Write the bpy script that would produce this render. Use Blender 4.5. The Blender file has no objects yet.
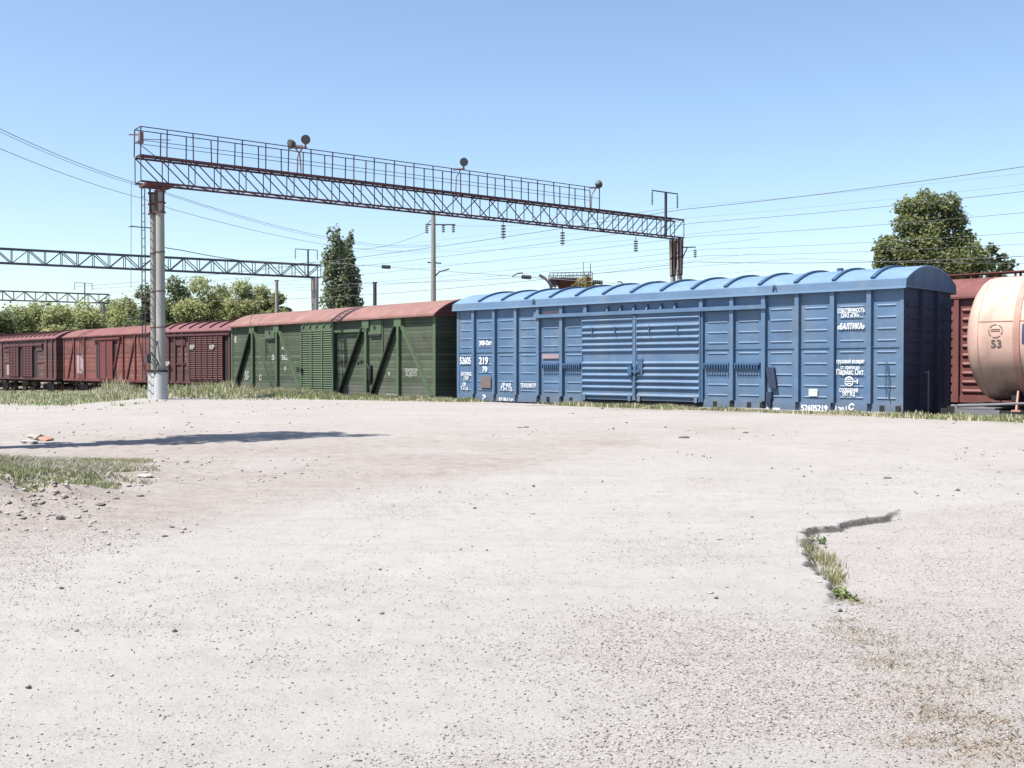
import bpy, math, random
import numpy as np
from mathutils import Vector, Matrix
random.seed(7); rng = np.random.default_rng(11)
R = math.radians
scene = bpy.context.scene
col = scene.collection

# ------------------------------------------------------------ camera, light, exposure
F, HY, EYE = 1051.0, 366.5, 1.35
cam_d = bpy.data.cameras.new('camera'); cam = bpy.data.objects.new('camera', cam_d); col.objects.link(cam)
cam_d.sensor_width = 36.0; cam_d.lens = 36.0 * F / 1024.0
cam_d.clip_start = 0.1; cam_d.clip_end = 5000
cam.location = (0, 0, EYE)
cam.rotation_euler = (R(90) - math.atan((384 - HY) / F), 0, 0)
scene.camera = cam
w = bpy.data.worlds.new('World'); scene.world = w; w.use_nodes = True
nt = w.node_tree; bg = nt.nodes['Background']
sky = nt.nodes.new('ShaderNodeTexSky'); sky.sky_type = 'NISHITA'; sky.sun_disc = False
SUN_EL = R(62); SUN_V = Vector((-0.87, -0.49, 0)).normalized()
sky.sun_elevation = SUN_EL; sky.sun_rotation = math.atan2(SUN_V.x, SUN_V.y)
sky.altitude = 100; sky.air_density = 1.0; sky.dust_density = 0.8; sky.ozone_density = 1.8
nt.links.new(sky.outputs[0], bg.inputs[0]); bg.inputs[1].default_value = 0.095
sd = bpy.data.lights.new('sun', 'SUN'); sun = bpy.data.objects.new('sun', sd); col.objects.link(sun)
sd.energy = 5.0; sd.angle = R(0.53); sd.color = (1.0, 0.955, 0.88)
sdir = Vector((SUN_V.x * math.cos(SUN_EL), SUN_V.y * math.cos(SUN_EL), math.sin(SUN_EL)))
sun.rotation_euler = sdir.to_track_quat('Z', 'Y').to_euler()
sun.location = (0, 0, 40)
scene.view_settings.view_transform = 'Standard'; scene.view_settings.look = 'None'
scene.view_settings.gamma = 1; scene.view_settings.use_curve_mapping = False
scene.view_settings.exposure = 1.13

# ------------------------------------------------------------ helpers
def W_(px, py, z):
    """measured picture position + distance -> world point"""
    return Vector(((px - 512) / F * z, z, EYE + (HY - py) / F * z))

def tag(o, label=None, cat=None, group=None, kind=None):
    if label: o['label'] = label
    if cat: o['category'] = cat
    if group: o['group'] = group
    if kind: o['kind'] = kind
    return o

def empty(name, loc, rz=0.0):
    o = bpy.data.objects.new(name, None); col.objects.link(o)
    o.empty_display_size = 0.3
    o.location = loc; o.rotation_euler = (0, 0, rz)
    return o

def copy_tree(o, parent=None):
    c = o.copy(); col.objects.link(c); c.parent = parent
    for ch in list(o.children): copy_tree(ch, c)
    return c

class MB:
    def __init__(s): s.v = []; s.f = []
    def box(s, x0, x1, y0, y1, z0, z1):
        b = len(s.v)
        s.v += [(x0,y0,z0),(x1,y0,z0),(x1,y1,z0),(x0,y1,z0),(x0,y0,z1),(x1,y0,z1),(x1,y1,z1),(x0,y1,z1)]
        s.f += [tuple(b+i for i in q) for q in ((0,3,2,1),(4,5,6,7),(0,1,5,4),(1,2,6,5),(2,3,7,6),(3,0,4,7))]
        return s
    def bar(s, p, q, wd, hd=None, up=(0,0,1)):
        hd = hd or wd
        p = Vector(p); q = Vector(q); d = (q-p)
        if d.length < 1e-6: return s
        d.normalize(); u = Vector(up)
        if abs(d.dot(u)) > 0.98: u = Vector((0,1,0))
        a = d.cross(u).normalized(); c = a.cross(d).normalized()
        b = len(s.v)
        for e in (p, q):
            for sa, sc in ((-1,-1),(1,-1),(1,1),(-1,1)):
                s.v.append(tuple(e + a*sa*wd/2 + c*sc*hd/2))
        s.f += [tuple(b+i for i in k) for k in ((0,1,2,3),(7,6,5,4),(0,4,5,1),(1,5,6,2),(2,6,7,3),(3,7,4,0))]
        return s
    def tube(s, pts, r, n=8, cap=True):
        pts = [Vector(p) for p in pts]
        rs = r if isinstance(r, (list, tuple)) else [r]*len(pts)
        b = len(s.v); ref = None
        for i, p in enumerate(pts):
            d = (pts[min(i+1,len(pts)-1)] - pts[max(i-1,0)]).normalized()
            if ref is None:
                ref = d.cross(Vector((0,0,1)))
                if ref.length < 0.05: ref = d.cross(Vector((0,1,0)))
            a = (ref - d*ref.dot(d)).normalized(); c = d.cross(a); ref = a
            for k in range(n):
                t = 2*math.pi*k/n
                s.v.append(tuple(p + (a*math.cos(t) + c*math.sin(t))*rs[i]))
        for i in range(len(pts)-1):
            for k in range(n):
                k2 = (k+1) % n
                s.f.append((b+i*n+k, b+i*n+k2, b+(i+1)*n+k2, b+(i+1)*n+k))
        if cap:
            s.f.append(tuple(b+k for k in range(n))[::-1])
            m = b+(len(pts)-1)*n; s.f.append(tuple(m+k for k in range(n)))
        return s
    def disc(s, c, ax, r, th, n=20):
        c = Vector(c); ax = Vector(ax).normalized()
        return s.tube([c-ax*th/2, c+ax*th/2], r, n)
    def prism_x(s, prof, x0, x1):
        """closed (y,z) polygon extruded along x"""
        b = len(s.v); n = len(prof)
        for x in (x0, x1):
            for (y, z) in prof: s.v.append((x, y, z))
        for k in range(n):
            k2 = (k+1) % n
            s.f.append((b+k, b+k2, b+n+k2, b+n+k))
        s.f.append(tuple(b+k for k in range(n))[::-1]); s.f.append(tuple(b+n+k for k in range(n)))
        return s
    def build(s, name, mat, parent=None, smooth=False, loc=None):
        me = bpy.data.meshes.new(name); me.from_pydata(s.v, [], s.f); me.materials.append(mat)
        me.update()
        import bmesh
        bm = bmesh.new(); bm.from_mesh(me); bmesh.ops.recalc_face_normals(bm, faces=bm.faces); bm.to_mesh(me); bm.free()
        if smooth:
            me.polygons.foreach_set('use_smooth', [True]*len(me.polygons))
            me.set_sharp_from_angle(angle=R(40))
        o = bpy.data.objects.new(name, me); col.objects.link(o)
        if parent: o.parent = parent
        if loc: o.location = loc
        return o

def np_mesh(name, V, Fc, mat, cols=None, attrs=None, smooth=False):
    me = bpy.data.meshes.new(name)
    nf, k = Fc.shape
    me.vertices.add(len(V)); me.vertices.foreach_set('co', V.astype(np.float32).ravel())
    me.loops.add(nf*k); me.loops.foreach_set('vertex_index', Fc.astype(np.int32).ravel())
    me.polygons.add(nf); me.polygons.foreach_set('loop_start', np.arange(0, nf*k, k, dtype=np.int32))
    me.update(calc_edges=True)
    if smooth: me.polygons.foreach_set('use_smooth', np.ones(nf, dtype=bool))
    if cols is not None:
        a = me.color_attributes.new('tint', 'FLOAT_COLOR', 'POINT')
        c4 = np.ones((len(V), 4), np.float32); c4[:, :3] = cols; a.data.foreach_set('color', c4.ravel())
    for nm, arr in (attrs or {}).items():
        a = me.attributes.new(nm, 'FLOAT', 'POINT'); a.data.foreach_set('value', arr.astype(np.float32))
    me.materials.append(mat)
    o = bpy.data.objects.new(name, me); col.objects.link(o)
    return o

# ------------------------------------------------------------ materials
def N(nt, t, **k):
    n = nt.nodes.new(t)
    for a, b in k.items():
        if a in n.inputs: n.inputs[a].default_value = b
        else: setattr(n, a, b)
    return n
def new_mat(name):
    m = bpy.data.materials.new(name); m.use_nodes = True
    return m, m.node_tree, m.node_tree.nodes['Principled BSDF']
def ramp(nt, fac, stops):
    r = nt.nodes.new('ShaderNodeValToRGB')
    while len(r.color_ramp.elements) < len(stops): r.color_ramp.elements.new(0.5)
    for e, (p, c) in zip(r.color_ramp.elements, stops):
        e.position = p; e.color = c if len(c) == 4 else (*c, 1)
    nt.links.new(fac, r.inputs[0]); return r
def mixc(nt, fac, a, b, mode='MIX'):
    m = nt.nodes.new('ShaderNodeMix'); m.data_type = 'RGBA'; m.blend_type = mode
    for i, v in ((0, fac), (6, a), (7, b)):
        if isinstance(v, (int, float)): m.inputs[i].default_value = v
        elif isinstance(v, tuple): m.inputs[i].default_value = (*v, 1) if len(v) == 3 else v
        else: nt.links.new(v, m.inputs[i])
    return m.outputs[2]
def paint(name, c, dirt=(0.16,0.12,0.09), damt=0.35, rough=0.5, bump=0.25, streak=True, var=0.12, planks=0, rust=None, ramt=0.0, metal=0.0, spec=0.4, grime_shade=None, dents=0.0):
    m, nt, b = new_mat(name); L = nt.links.new
    c = tuple(x*0.84 for x in c); dirt = tuple(x*0.84 for x in dirt)
    tc = N(nt, 'ShaderNodeTexCoord')
    mp = N(nt, 'ShaderNodeMapping'); mp.inputs['Scale'].default_value = (1, 1, 0.16) if streak else (1, 1, 1)
    L(tc.outputs['Object'], mp.inputs[0])
    n1 = N(nt, 'ShaderNodeTexNoise', Scale=2.2, Detail=8.0, Roughness=0.65); L(mp.outputs[0], n1.inputs['Vector'])
    n2 = N(nt, 'ShaderNodeTexNoise', Scale=0.9, Detail=6.0, Roughness=0.6); L(tc.outputs['Object'], n2.inputs['Vector'])
    n3 = N(nt, 'ShaderNodeTexNoise', Scale=26.0, Detail=4.0); L(tc.outputs['Object'], n3.inputs['Vector'])
    lo = tuple(x*(1-var) for x in c); hi = tuple(min(1, x*(1+var)) for x in c)
    r0 = ramp(nt, n2.outputs[0], [(0.3, lo), (0.7, hi)])
    r1 = ramp(nt, n1.outputs[0], [(0.52, (0,0,0)), (0.78, (damt,)*3)])
    c1 = mixc(nt, r1.outputs[0], r0.outputs[0], dirt)
    if rust:
        n4 = N(nt, 'ShaderNodeTexNoise', Scale=3.4, Detail=10.0, Roughness=0.72); L(tc.outputs['Object'], n4.inputs['Vector'])
        r4 = ramp(nt, n4.outputs[0], [(0.62-0.14*ramt, (0,0,0)), (0.70-0.10*ramt, (ramt,)*3)])
        c1 = mixc(nt, r4.outputs[0], c1, rust)
    if grime_shade:                                                     # splashed mud and soot up from the bottom edge; painted shading too on the tank
        sp0 = N(nt, 'ShaderNodeSeparateXYZ'); L(tc.outputs['Object'], sp0.inputs[0])
        m1 = N(nt, 'ShaderNodeMapRange'); m1.inputs['From Min'].default_value = grime_shade[1]; m1.inputs['From Max'].default_value = grime_shade[0]; L(sp0.outputs[2], m1.inputs['Value'])
        m2 = N(nt, 'ShaderNodeMath', operation='MULTIPLY'); L(m1.outputs[0], m2.inputs[0]); L(n1.outputs[0], m2.inputs[1])
        rg0 = ramp(nt, m2.outputs[0], [(0.12, (0,0,0)), (0.55, (grime_shade[3],)*3)]); c1 = mixc(nt, rg0.outputs[0], c1, grime_shade[2])
    h = n3.outputs[0]
    if planks:
        sp = N(nt, 'ShaderNodeSeparateXYZ'); L(tc.outputs['Object'], sp.inputs[0])
        mm = N(nt, 'ShaderNodeMath', operation='MULTIPLY'); mm.inputs[1].default_value = 1/planks; L(sp.outputs[2], mm.inputs[0])
        fl = N(nt, 'ShaderNodeMath', operation='FLOOR'); L(mm.outputs[0], fl.inputs[0])
        fr = N(nt, 'ShaderNodeMath', operation='FRACT'); L(mm.outputs[0], fr.inputs[0])
        wn = N(nt, 'ShaderNodeTexWhiteNoise', noise_dimensions='1D'); L(fl.outputs[0], wn.inputs['W'])
        rp = ramp(nt, wn.outputs[0], [(0, (0.66,)*3), (1, (1.20,)*3)])
        c1 = mixc(nt, 1.0, c1, rp.outputs[0], 'MULTIPLY')
        rg = ramp(nt, fr.outputs[0], [(0.0, (0.0,)*3), (0.09, (1,)*3), (0.92, (1,)*3), (1.0, (0.0,)*3)])
        gcol = ramp(nt, fr.outputs[0], [(0.0, (0.45,)*3), (0.10, (1,)*3), (0.90, (1,)*3), (1.0, (0.45,)*3)]).outputs[0]; c1 = mixc(nt, 1.0, c1, gcol, 'MULTIPLY')
        bp2 = N(nt, 'ShaderNodeBump', Strength=0.8, Distance=0.02); L(rg.outputs[0], bp2.inputs['Height'])
    bp = N(nt, 'ShaderNodeBump', Strength=bump, Distance=0.01); L(h, bp.inputs['Height'])
    if planks: L(bp2.outputs[0], bp.inputs['Normal'])
    elif dents:
        nd_ = N(nt, 'ShaderNodeTexNoise', Scale=1.9, Detail=2.0); L(tc.outputs['Object'], nd_.inputs['Vector'])
        bp3 = N(nt, 'ShaderNodeBump', Strength=dents, Distance=0.08); L(nd_.outputs[0], bp3.inputs['Height']); L(bp3.outputs[0], bp.inputs['Normal'])
    L(bp.outputs[0], b.inputs['Normal']); L(c1, b.inputs['Base Color'])
    rr = ramp(nt, n1.outputs[0], [(0.35, (rough-0.08,)*3), (0.75, (min(1, rough+0.2),)*3)])
    L(rr.outputs[0], b.inputs['Roughness'])
    b.inputs['Metallic'].default_value = metal; b.inputs['Specular IOR Level'].default_value = spec
    return m
def foliage(name, translu=0.5):
    m, nt, b = new_mat(name); L = nt.links.new
    at = N(nt, 'ShaderNodeAttribute', attribute_name='tint')
    L(at.outputs['Color'], b.inputs['Base Color']); b.inputs['Roughness'].default_value = 0.65
    b.inputs['Specular IOR Level'].default_value = 0.25
    tr = N(nt, 'ShaderNodeBsdfTranslucent'); L(at.outputs['Color'], tr.inputs[0])
    mx = N(nt, 'ShaderNodeMixShader'); mx.inputs[0].default_value = translu
    L(b.outputs[0], mx.inputs[1]); L(tr.outputs[0], mx.inputs[2]); L(mx.outputs[0], nt.nodes['Material Output'].inputs[0])
    return m

M = {}
M['blue'] = paint('blue_paint', (0.084, 0.152, 0.252), dirt=(0.165,0.195,0.225), damt=0.8, rough=0.55, var=0.12, bump=0.12, rust=(0.13,0.085,0.07), ramt=0.34, grime_shade=(1.0, 1.7, (0.15,0.145,0.14), 0.5), dents=0.35)
M['blue_end'] = paint('shaded_end_blue', (0.022, 0.036, 0.075), dirt=(0.03,0.028,0.03), damt=0.6, rough=0.7, var=0.25)  # navy darkened to carry the end's shade; dark plates reuse it
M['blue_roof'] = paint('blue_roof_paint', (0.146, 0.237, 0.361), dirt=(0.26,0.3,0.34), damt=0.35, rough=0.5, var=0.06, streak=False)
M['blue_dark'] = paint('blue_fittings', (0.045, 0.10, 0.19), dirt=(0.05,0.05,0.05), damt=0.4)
M['green'] = paint('green_plank_paint', (0.068, 0.090, 0.056), dirt=(0.135,0.13,0.12), damt=0.8, planks=0.135, rough=0.75, var=0.25, rust=(0.12,0.11,0.095), ramt=0.5, grime_shade=(1.0, 2.0, (0.12,0.115,0.105), 0.9))
M['green_steel'] = paint('green_steel_paint', (0.072, 0.112, 0.062), dirt=(0.12,0.11,0.09), damt=0.6, rough=0.65, var=0.15, rust=(0.11,0.085,0.06), ramt=0.4)
M['green_dark'] = paint('shaded_green_brace', (0.022, 0.034, 0.020), dirt=(0.05,0.045,0.04), damt=0.6, rough=0.8)  # near-black green, shade painted onto the '/' braces
M['pink_roof'] = paint('faded_red_roof_paint', (0.205, 0.105, 0.092), dirt=(0.31,0.20,0.185), damt=0.8, streak=False, rough=0.8, var=0.16, rust=(0.15,0.07,0.055), ramt=0.55)
M['red_plank'] = paint('red_plank_paint', (0.175, 0.058, 0.047), dirt=(0.27,0.17,0.15), damt=0.85, planks=0.135, rough=0.75, var=0.25, rust=(0.34,0.22,0.2), ramt=0.45)
M['red_steel'] = paint('red_steel_paint', (0.120, 0.029, 0.028), dirt=(0.12,0.06,0.05), damt=0.5, rough=0.65)
M['red_roof'] = paint('red_roof_paint', (0.165, 0.062, 0.058), dirt=(0.22,0.13,0.125), damt=0.7, streak=False, rough=0.8, var=0.2, rust=(0.12,0.05,0.04), ramt=0.5)
M['maroon_plank'] = paint('maroon_plank_paint', (0.092, 0.046, 0.040), dirt=(0.23,0.16,0.15), damt=0.8, planks=0.135, rough=0.8, var=0.3, rust=(0.27,0.17,0.16), ramt=0.4)
M['maroon_steel'] = paint('maroon_steel_paint', (0.085, 0.03, 0.033), dirt=(0.1,0.06,0.05), damt=0.5, rough=0.7)
M['maroon_roof'] = paint('maroon_roof_paint', (0.155, 0.062, 0.065), dirt=(0.2,0.12,0.12), damt=0.5, streak=False, rough=0.75)
M['oxide'] = paint('red_oxide_paint', (0.150, 0.050, 0.046), dirt=(0.22,0.12,0.11), damt=0.6, rough=0.65, var=0.15)
M['tank'] = paint('peach_tank_paint', (0.50, 0.335, 0.275), dirt=(0.27,0.165,0.13), damt=0.85, rough=0.6, var=0.09, rust=(0.26,0.13,0.09), ramt=0.35, bump=0.15, grime_shade=(1.3, 2.9, (0.09,0.065,0.055), 0.85), dents=0.15)  # the dark lower half is dirt plus painted shading
M['tank_dirty'] = paint('peach_strap_paint', (0.407, 0.229, 0.185), dirt=(0.22,0.14,0.11), damt=0.7, rough=0.6)
M['black'] = paint('grimy_black_steel', (0.018, 0.017, 0.018), dirt=(0.06,0.05,0.04), damt=0.5, rough=0.75, var=0.3)
M['under'] = paint('underframe_grime', (0.035, 0.028, 0.026), dirt=(0.09,0.06,0.05), damt=0.6, rough=0.85, var=0.3)
M['greysteel'] = paint('grey_beam_paint', (0.16, 0.155, 0.165), dirt=(0.09,0.08,0.08), damt=0.5, rough=0.8)
M['conc'] = paint('pale_concrete', (0.320, 0.309, 0.286), dirt=(0.22,0.20,0.18), damt=0.5, rough=0.9, var=0.1, bump=0.5)
M['conc_dark'] = paint('weathered_concrete', (0.30, 0.28, 0.26), dirt=(0.14,0.12,0.11), damt=0.5, rough=0.9)
M['limewash'] = paint('white_limewash', (0.432, 0.446, 0.454), dirt=(0.30,0.29,0.27), damt=0.6, rough=0.9, bump=0.5)
M['truss'] = paint('dark_truss_paint', (0.062, 0.058, 0.075), dirt=(0.17,0.07,0.055), damt=0.85, rough=0.7, streak=False)
M['trussrust'] = paint('rusty_chord', (0.135, 0.055, 0.055), dirt=(0.05,0.04,0.05), damt=0.5, rough=0.85, streak=False)
M['truss_far'] = paint('grey_truss_paint', (0.085, 0.09, 0.115), dirt=(0.12,0.08,0.07), damt=0.5, rough=0.8, streak=False)
M['wire'] = paint('dull_wire', (0.13, 0.13, 0.14), damt=0.1, rough=0.6)
M['glassins'] = paint('insulator_glass', (0.07, 0.085, 0.08), damt=0.2, rough=0.25, streak=False)
M['lamp'] = paint('floodlight_housing', (0.06, 0.068, 0.065), damt=0.3, rough=0.5, streak=False)
M['lampglass'] = paint('floodlight_glass', (0.09, 0.09, 0.09), damt=0.2, rough=0.12, streak=False)
M['pinkrust'] = paint('faded_pink_casing', (0.26, 0.17, 0.175), damt=0.4, rough=0.7, streak=False)
M['white'] = paint('stencil_white', (0.78, 0.79, 0.80), dirt=(0.5,0.52,0.55), damt=0.3, rough=0.7, var=0.04)
M['offwhite'] = paint('faded_stencil', (0.40, 0.42, 0.38), dirt=(0.12,0.13,0.10), damt=0.9, rough=0.8)
M['darkink'] = paint('stencil_dark', (0.10, 0.075, 0.07), damt=0.3, rough=0.7)
M['navy'] = paint('navy_panel', (0.03, 0.05, 0.13), damt=0.2, rough=0.6)
M['rustpatch'] = paint('brown_panel_paint', (0.16, 0.125, 0.12), dirt=(0.2,0.09,0.07), damt=0.6, rough=0.8)
M['rustpink'] = paint('pink_primer', (0.33, 0.23, 0.24), dirt=(0.16,0.2,0.3), damt=0.7, rough=0.8)
M['bark'] = paint('bark', (0.11, 0.085, 0.065), damt=0.4, rough=0.95, bump=0.8)
M['hopper'] = paint('rusty_hopper_steel', (0.10, 0.042, 0.032), damt=0.4, rough=0.85)
M['rail'] = paint('rail_steel', (0.16, 0.12, 0.10), damt=0.3, rough=0.5, metal=0.6)
M['leaf'] = foliage('leaves'); M['blade'] = foliage('grass_blades', 0.35)

# ------------------------------------------------------------ terrain
A_ = np.array([9.60, 25.8]); B_ = np.array([-1.89, 36.5])
DT = (A_ - B_) / np.linalg.norm(A_ - B_)                     # blue car direction, to the right and nearer
G1 = np.array([-2.73, 37.6]); G2 = np.array([-13.03, 48.9])
LINE = np.array([A_ + DT*60, A_, B_, G1, G2, [-20.6, 61.2], [-30.6, 71.8], [-41.0, 83.5], [-70, 116]])
SEG = np.r_[0, np.cumsum(np.linalg.norm(np.diff(LINE, axis=0), axis=1))]
def line_dist(x, y):
    """signed distance (camera side +) and arc length along the front line of the train"""
    best = np.full(x.shape, 1e9); sgn = np.ones(x.shape); arc = np.zeros(x.shape)
    for i in range(len(LINE)-1):
        p, q = LINE[i], LINE[i+1]; d = q-p; L = np.hypot(*d); d = d/L
        rx, ry = x-p[0], y-p[1]
        t = np.clip(rx*d[0]+ry*d[1], 0, L)
        ex, ey = rx-t*d[0], ry-t*d[1]; dd = np.hypot(ex, ey)
        cr = d[0]*ry-d[1]*rx
        m = dd < best
        best = np.where(m, dd, best); sgn = np.where(m, np.sign(cr), sgn); arc = np.where(m, SEG[i]+t, arc)
    return best*sgn, arc
def sm(a, b, x):
    t = np.clip((x-a)/(b-a), 0, 1); return t*t*(3-2*t)
def vnoise(x, y, s, seed):
    """smooth value noise, world coordinates"""
    xs, ys = x/s, y/s; xi, yi = np.floor(xs), np.floor(ys); fx, fy = xs-xi, ys-yi
    fx = fx*fx*(3-2*fx); fy = fy*fy*(3-2*fy)
    def hsh(i, j):
        v = np.sin(i*127.1+j*311.7+seed*74.7)*43758.5453; return v-np.floor(v)
    return (hsh(xi,yi)*(1-fx)+hsh(xi+1,yi)*fx)*(1-fy)+(hsh(xi,yi+1)*(1-fx)+hsh(xi+1,yi+1)*fx)*fy - 0.5
def fbm(x, y, s, seed, o=4):
    r = 0; a = 1.0
    for k in range(o): r = r+a*vnoise(x, y, s/2**k, seed+k*13); a *= 0.5
    return r
NOTCH = np.array([[4.6,10.3],[3.75,9.95],[3.32,9.42],[3.08,9.28],[2.88,9.0],[2.66,8.82],[2.41,8.57],[2.26,8.2],[2.15,7.75],[2.07,7.3],[1.97,6.95],[1.98,6.6],[1.90,6.25],[1.90,5.9],[1.80,5.5],[1.7,5.0],[1.3,4.2],[0.9,3.4],[0.7,2.0]])
def notch_side(x, y):
    """distance into the broken-away side of the asphalt edge"""
    best = np.full(x.shape, 1e9); sgn = np.ones(x.shape)
    for i in range(len(NOTCH)-1):
        p, q = NOTCH[i], NOTCH[i+1]; d = q-p; L = np.hypot(*d); d = d/L
        rx, ry = x-p[0], y-p[1]; t = np.clip(rx*d[0]+ry*d[1], 0, L)
        dd = np.hypot(rx-t*d[0], ry-t*d[1]); cr = d[0]*ry-d[1]*rx
        m = dd < best; best = np.where(m, dd, best); sgn = np.where(m, np.sign(cr), sgn)
    return best*sgn
def mound(x, y):
    u = (x+7.3)/2.25; v = (y-11.6)/2.0
    return np.exp(-(u*u+v*v)**1.3)
def height(x, y):
    x = np.asarray(x, float); y = np.asarray(y, float)
    d, arc = line_dist(x, y)
    top = 0.17*sm(8, 26, y) + 0.05*fbm(x, y, 9, 3, 3)*sm(5, 14, y) + 0.018*fbm(x, y, 1.3, 5, 3)*sm(3, 9, y)
    k = sm(SEG[4]-1.0, SEG[4]+8, arc)                     # 0 beside the near cars, 1 beside the far ones
    sharp = sm(0.26, 0.40, d); soft = sm(1.5, 14.0, d)
    low = -1.02 + 0.22*k
    h = low + (top-low)*(sharp*(1-k)+soft*k)
    h = h + 0.05*np.clip(fbm(x, y, 0.6, 47, 5), -0.35, 0.8)*np.exp(-((x+5.0)/2.4)**2-((y-9.8)/2.4)**2)
    h = h + 0.29*mound(x, y)*(1+0.9*fbm(x, y, 0.9, 21, 4)) + 0.21*np.exp(-((x+4.9)/0.75)**2-((y-10.2)/1.3)**2)*(0.4+1.6*np.abs(fbm(x, y, 0.5, 23, 5)))
    nd = notch_side(x, y) + 0.12*fbm(x, y, 0.30, 31, 5) + 0.045*vnoise(x, y, 0.09, 38)
    amt = sm(5.7, 6.5, y)*sm(10.1, 9.3, y)*sm(1.9, 0.35, nd)
    h = h - 0.050*sm(-0.012, 0.018, nd)*amt
    return h
xs = np.unique(np.concatenate([np.arange(-700,-80,40), np.arange(-80,-20,1.5), np.arange(-20,-9,0.3), np.arange(-9,-5,0.07), np.arange(-5,0.5,0.12), np.arange(0.5,1.4,0.035), np.arange(1.4,4.3,0.02), np.arange(4.3,5,0.035), np.arange(5,14,0.12), np.arange(14,30,0.4), np.arange(30,80,3), np.arange(80,701,40)]))
ys = np.unique(np.concatenate([np.arange(-40,1.5,2.5), np.arange(1.5,4.6,0.06), np.arange(4.6,10.2,0.022), np.arange(10.2,10.6,0.035), np.arange(10.6,16,0.07), np.arange(16,24,0.14), np.arange(24,50,0.2), np.arange(50,90,0.8), np.arange(90,200,8), np.arange(200,1500,80)]))
GX, GY = np.meshgrid(xs, ys); GZ = height(GX, GY)
nx, ny = len(xs), len(ys); idx = np.arange(nx*ny).reshape(ny, nx)
Fg = np.stack([idx[:-1,:-1], idx[:-1,1:], idx[1:,1:], idx[1:,:-1]], -1).reshape(-1, 4)
gx, gy = GX.ravel(), GY.ravel()
d, arc = line_dist(gx, gy)
nd = notch_side(gx, gy)
# paved sheet: right/below of a line running from (-3.4,6.9) out to (0,12)
u = (gx+3.9)*0.83 - (gy-7.2)*0.56 + 0.5*fbm(gx, gy, 2.2, 44, 4)
asph = sm(-0.1, 0.35, u)*(1-sm(-0.05, 0.25, nd+0.25*fbm(gx, gy, 1.1, 9, 4)))*sm(17, 11, gy+2*fbm(gx, gy, 3, 12, 3))
dirt = np.clip(sm(0.3, -1.2, u)*sm(26, 12, gy)*(0.75+1.3*fbm(gx, gy, 1.6, 71, 4)) + 0.32*sm(0.05, 0.6, fbm(gx, gy, 4.0, 77, 4))*(1-asph), 0, 1)
dirt = np.maximum(dirt, mound(gx, gy)*0.9)
gfun = lambda x, y, q: np.clip(sm(-0.3, 0.8, q)*0.45*(0.6+1.2*fbm(x, y, 0.8, 91, 3)) + sm(-0.35, 0.75, fbm(x, y, 1.1, 88, 5)-0.15+0.60*np.exp(-((x-0.9)**2/0.9+(y-4.7)**2/1.4))), 0, 1)
grav = gfun(gx, gy, nd)
lip = sm(-0.03, 0.0, nd+0.12*fbm(gx, gy, 0.30, 31, 5)+0.045*vnoise(gx, gy, 0.09, 38))*sm(0.07, 0.015, nd+0.12*fbm(gx, gy, 0.30, 31, 5)+0.045*vnoise(gx, gy, 0.09, 38))*sm(5.9, 6.6, gy)*sm(10.0, 9.5, gy)
soil = np.clip(sm(0.38, 0.2, d) + sm(3.2, 1.2, d)*0.55*sm(-0.2, 0.3, fbm(gx, gy, 1.6, 15)), 0, 1)

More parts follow.
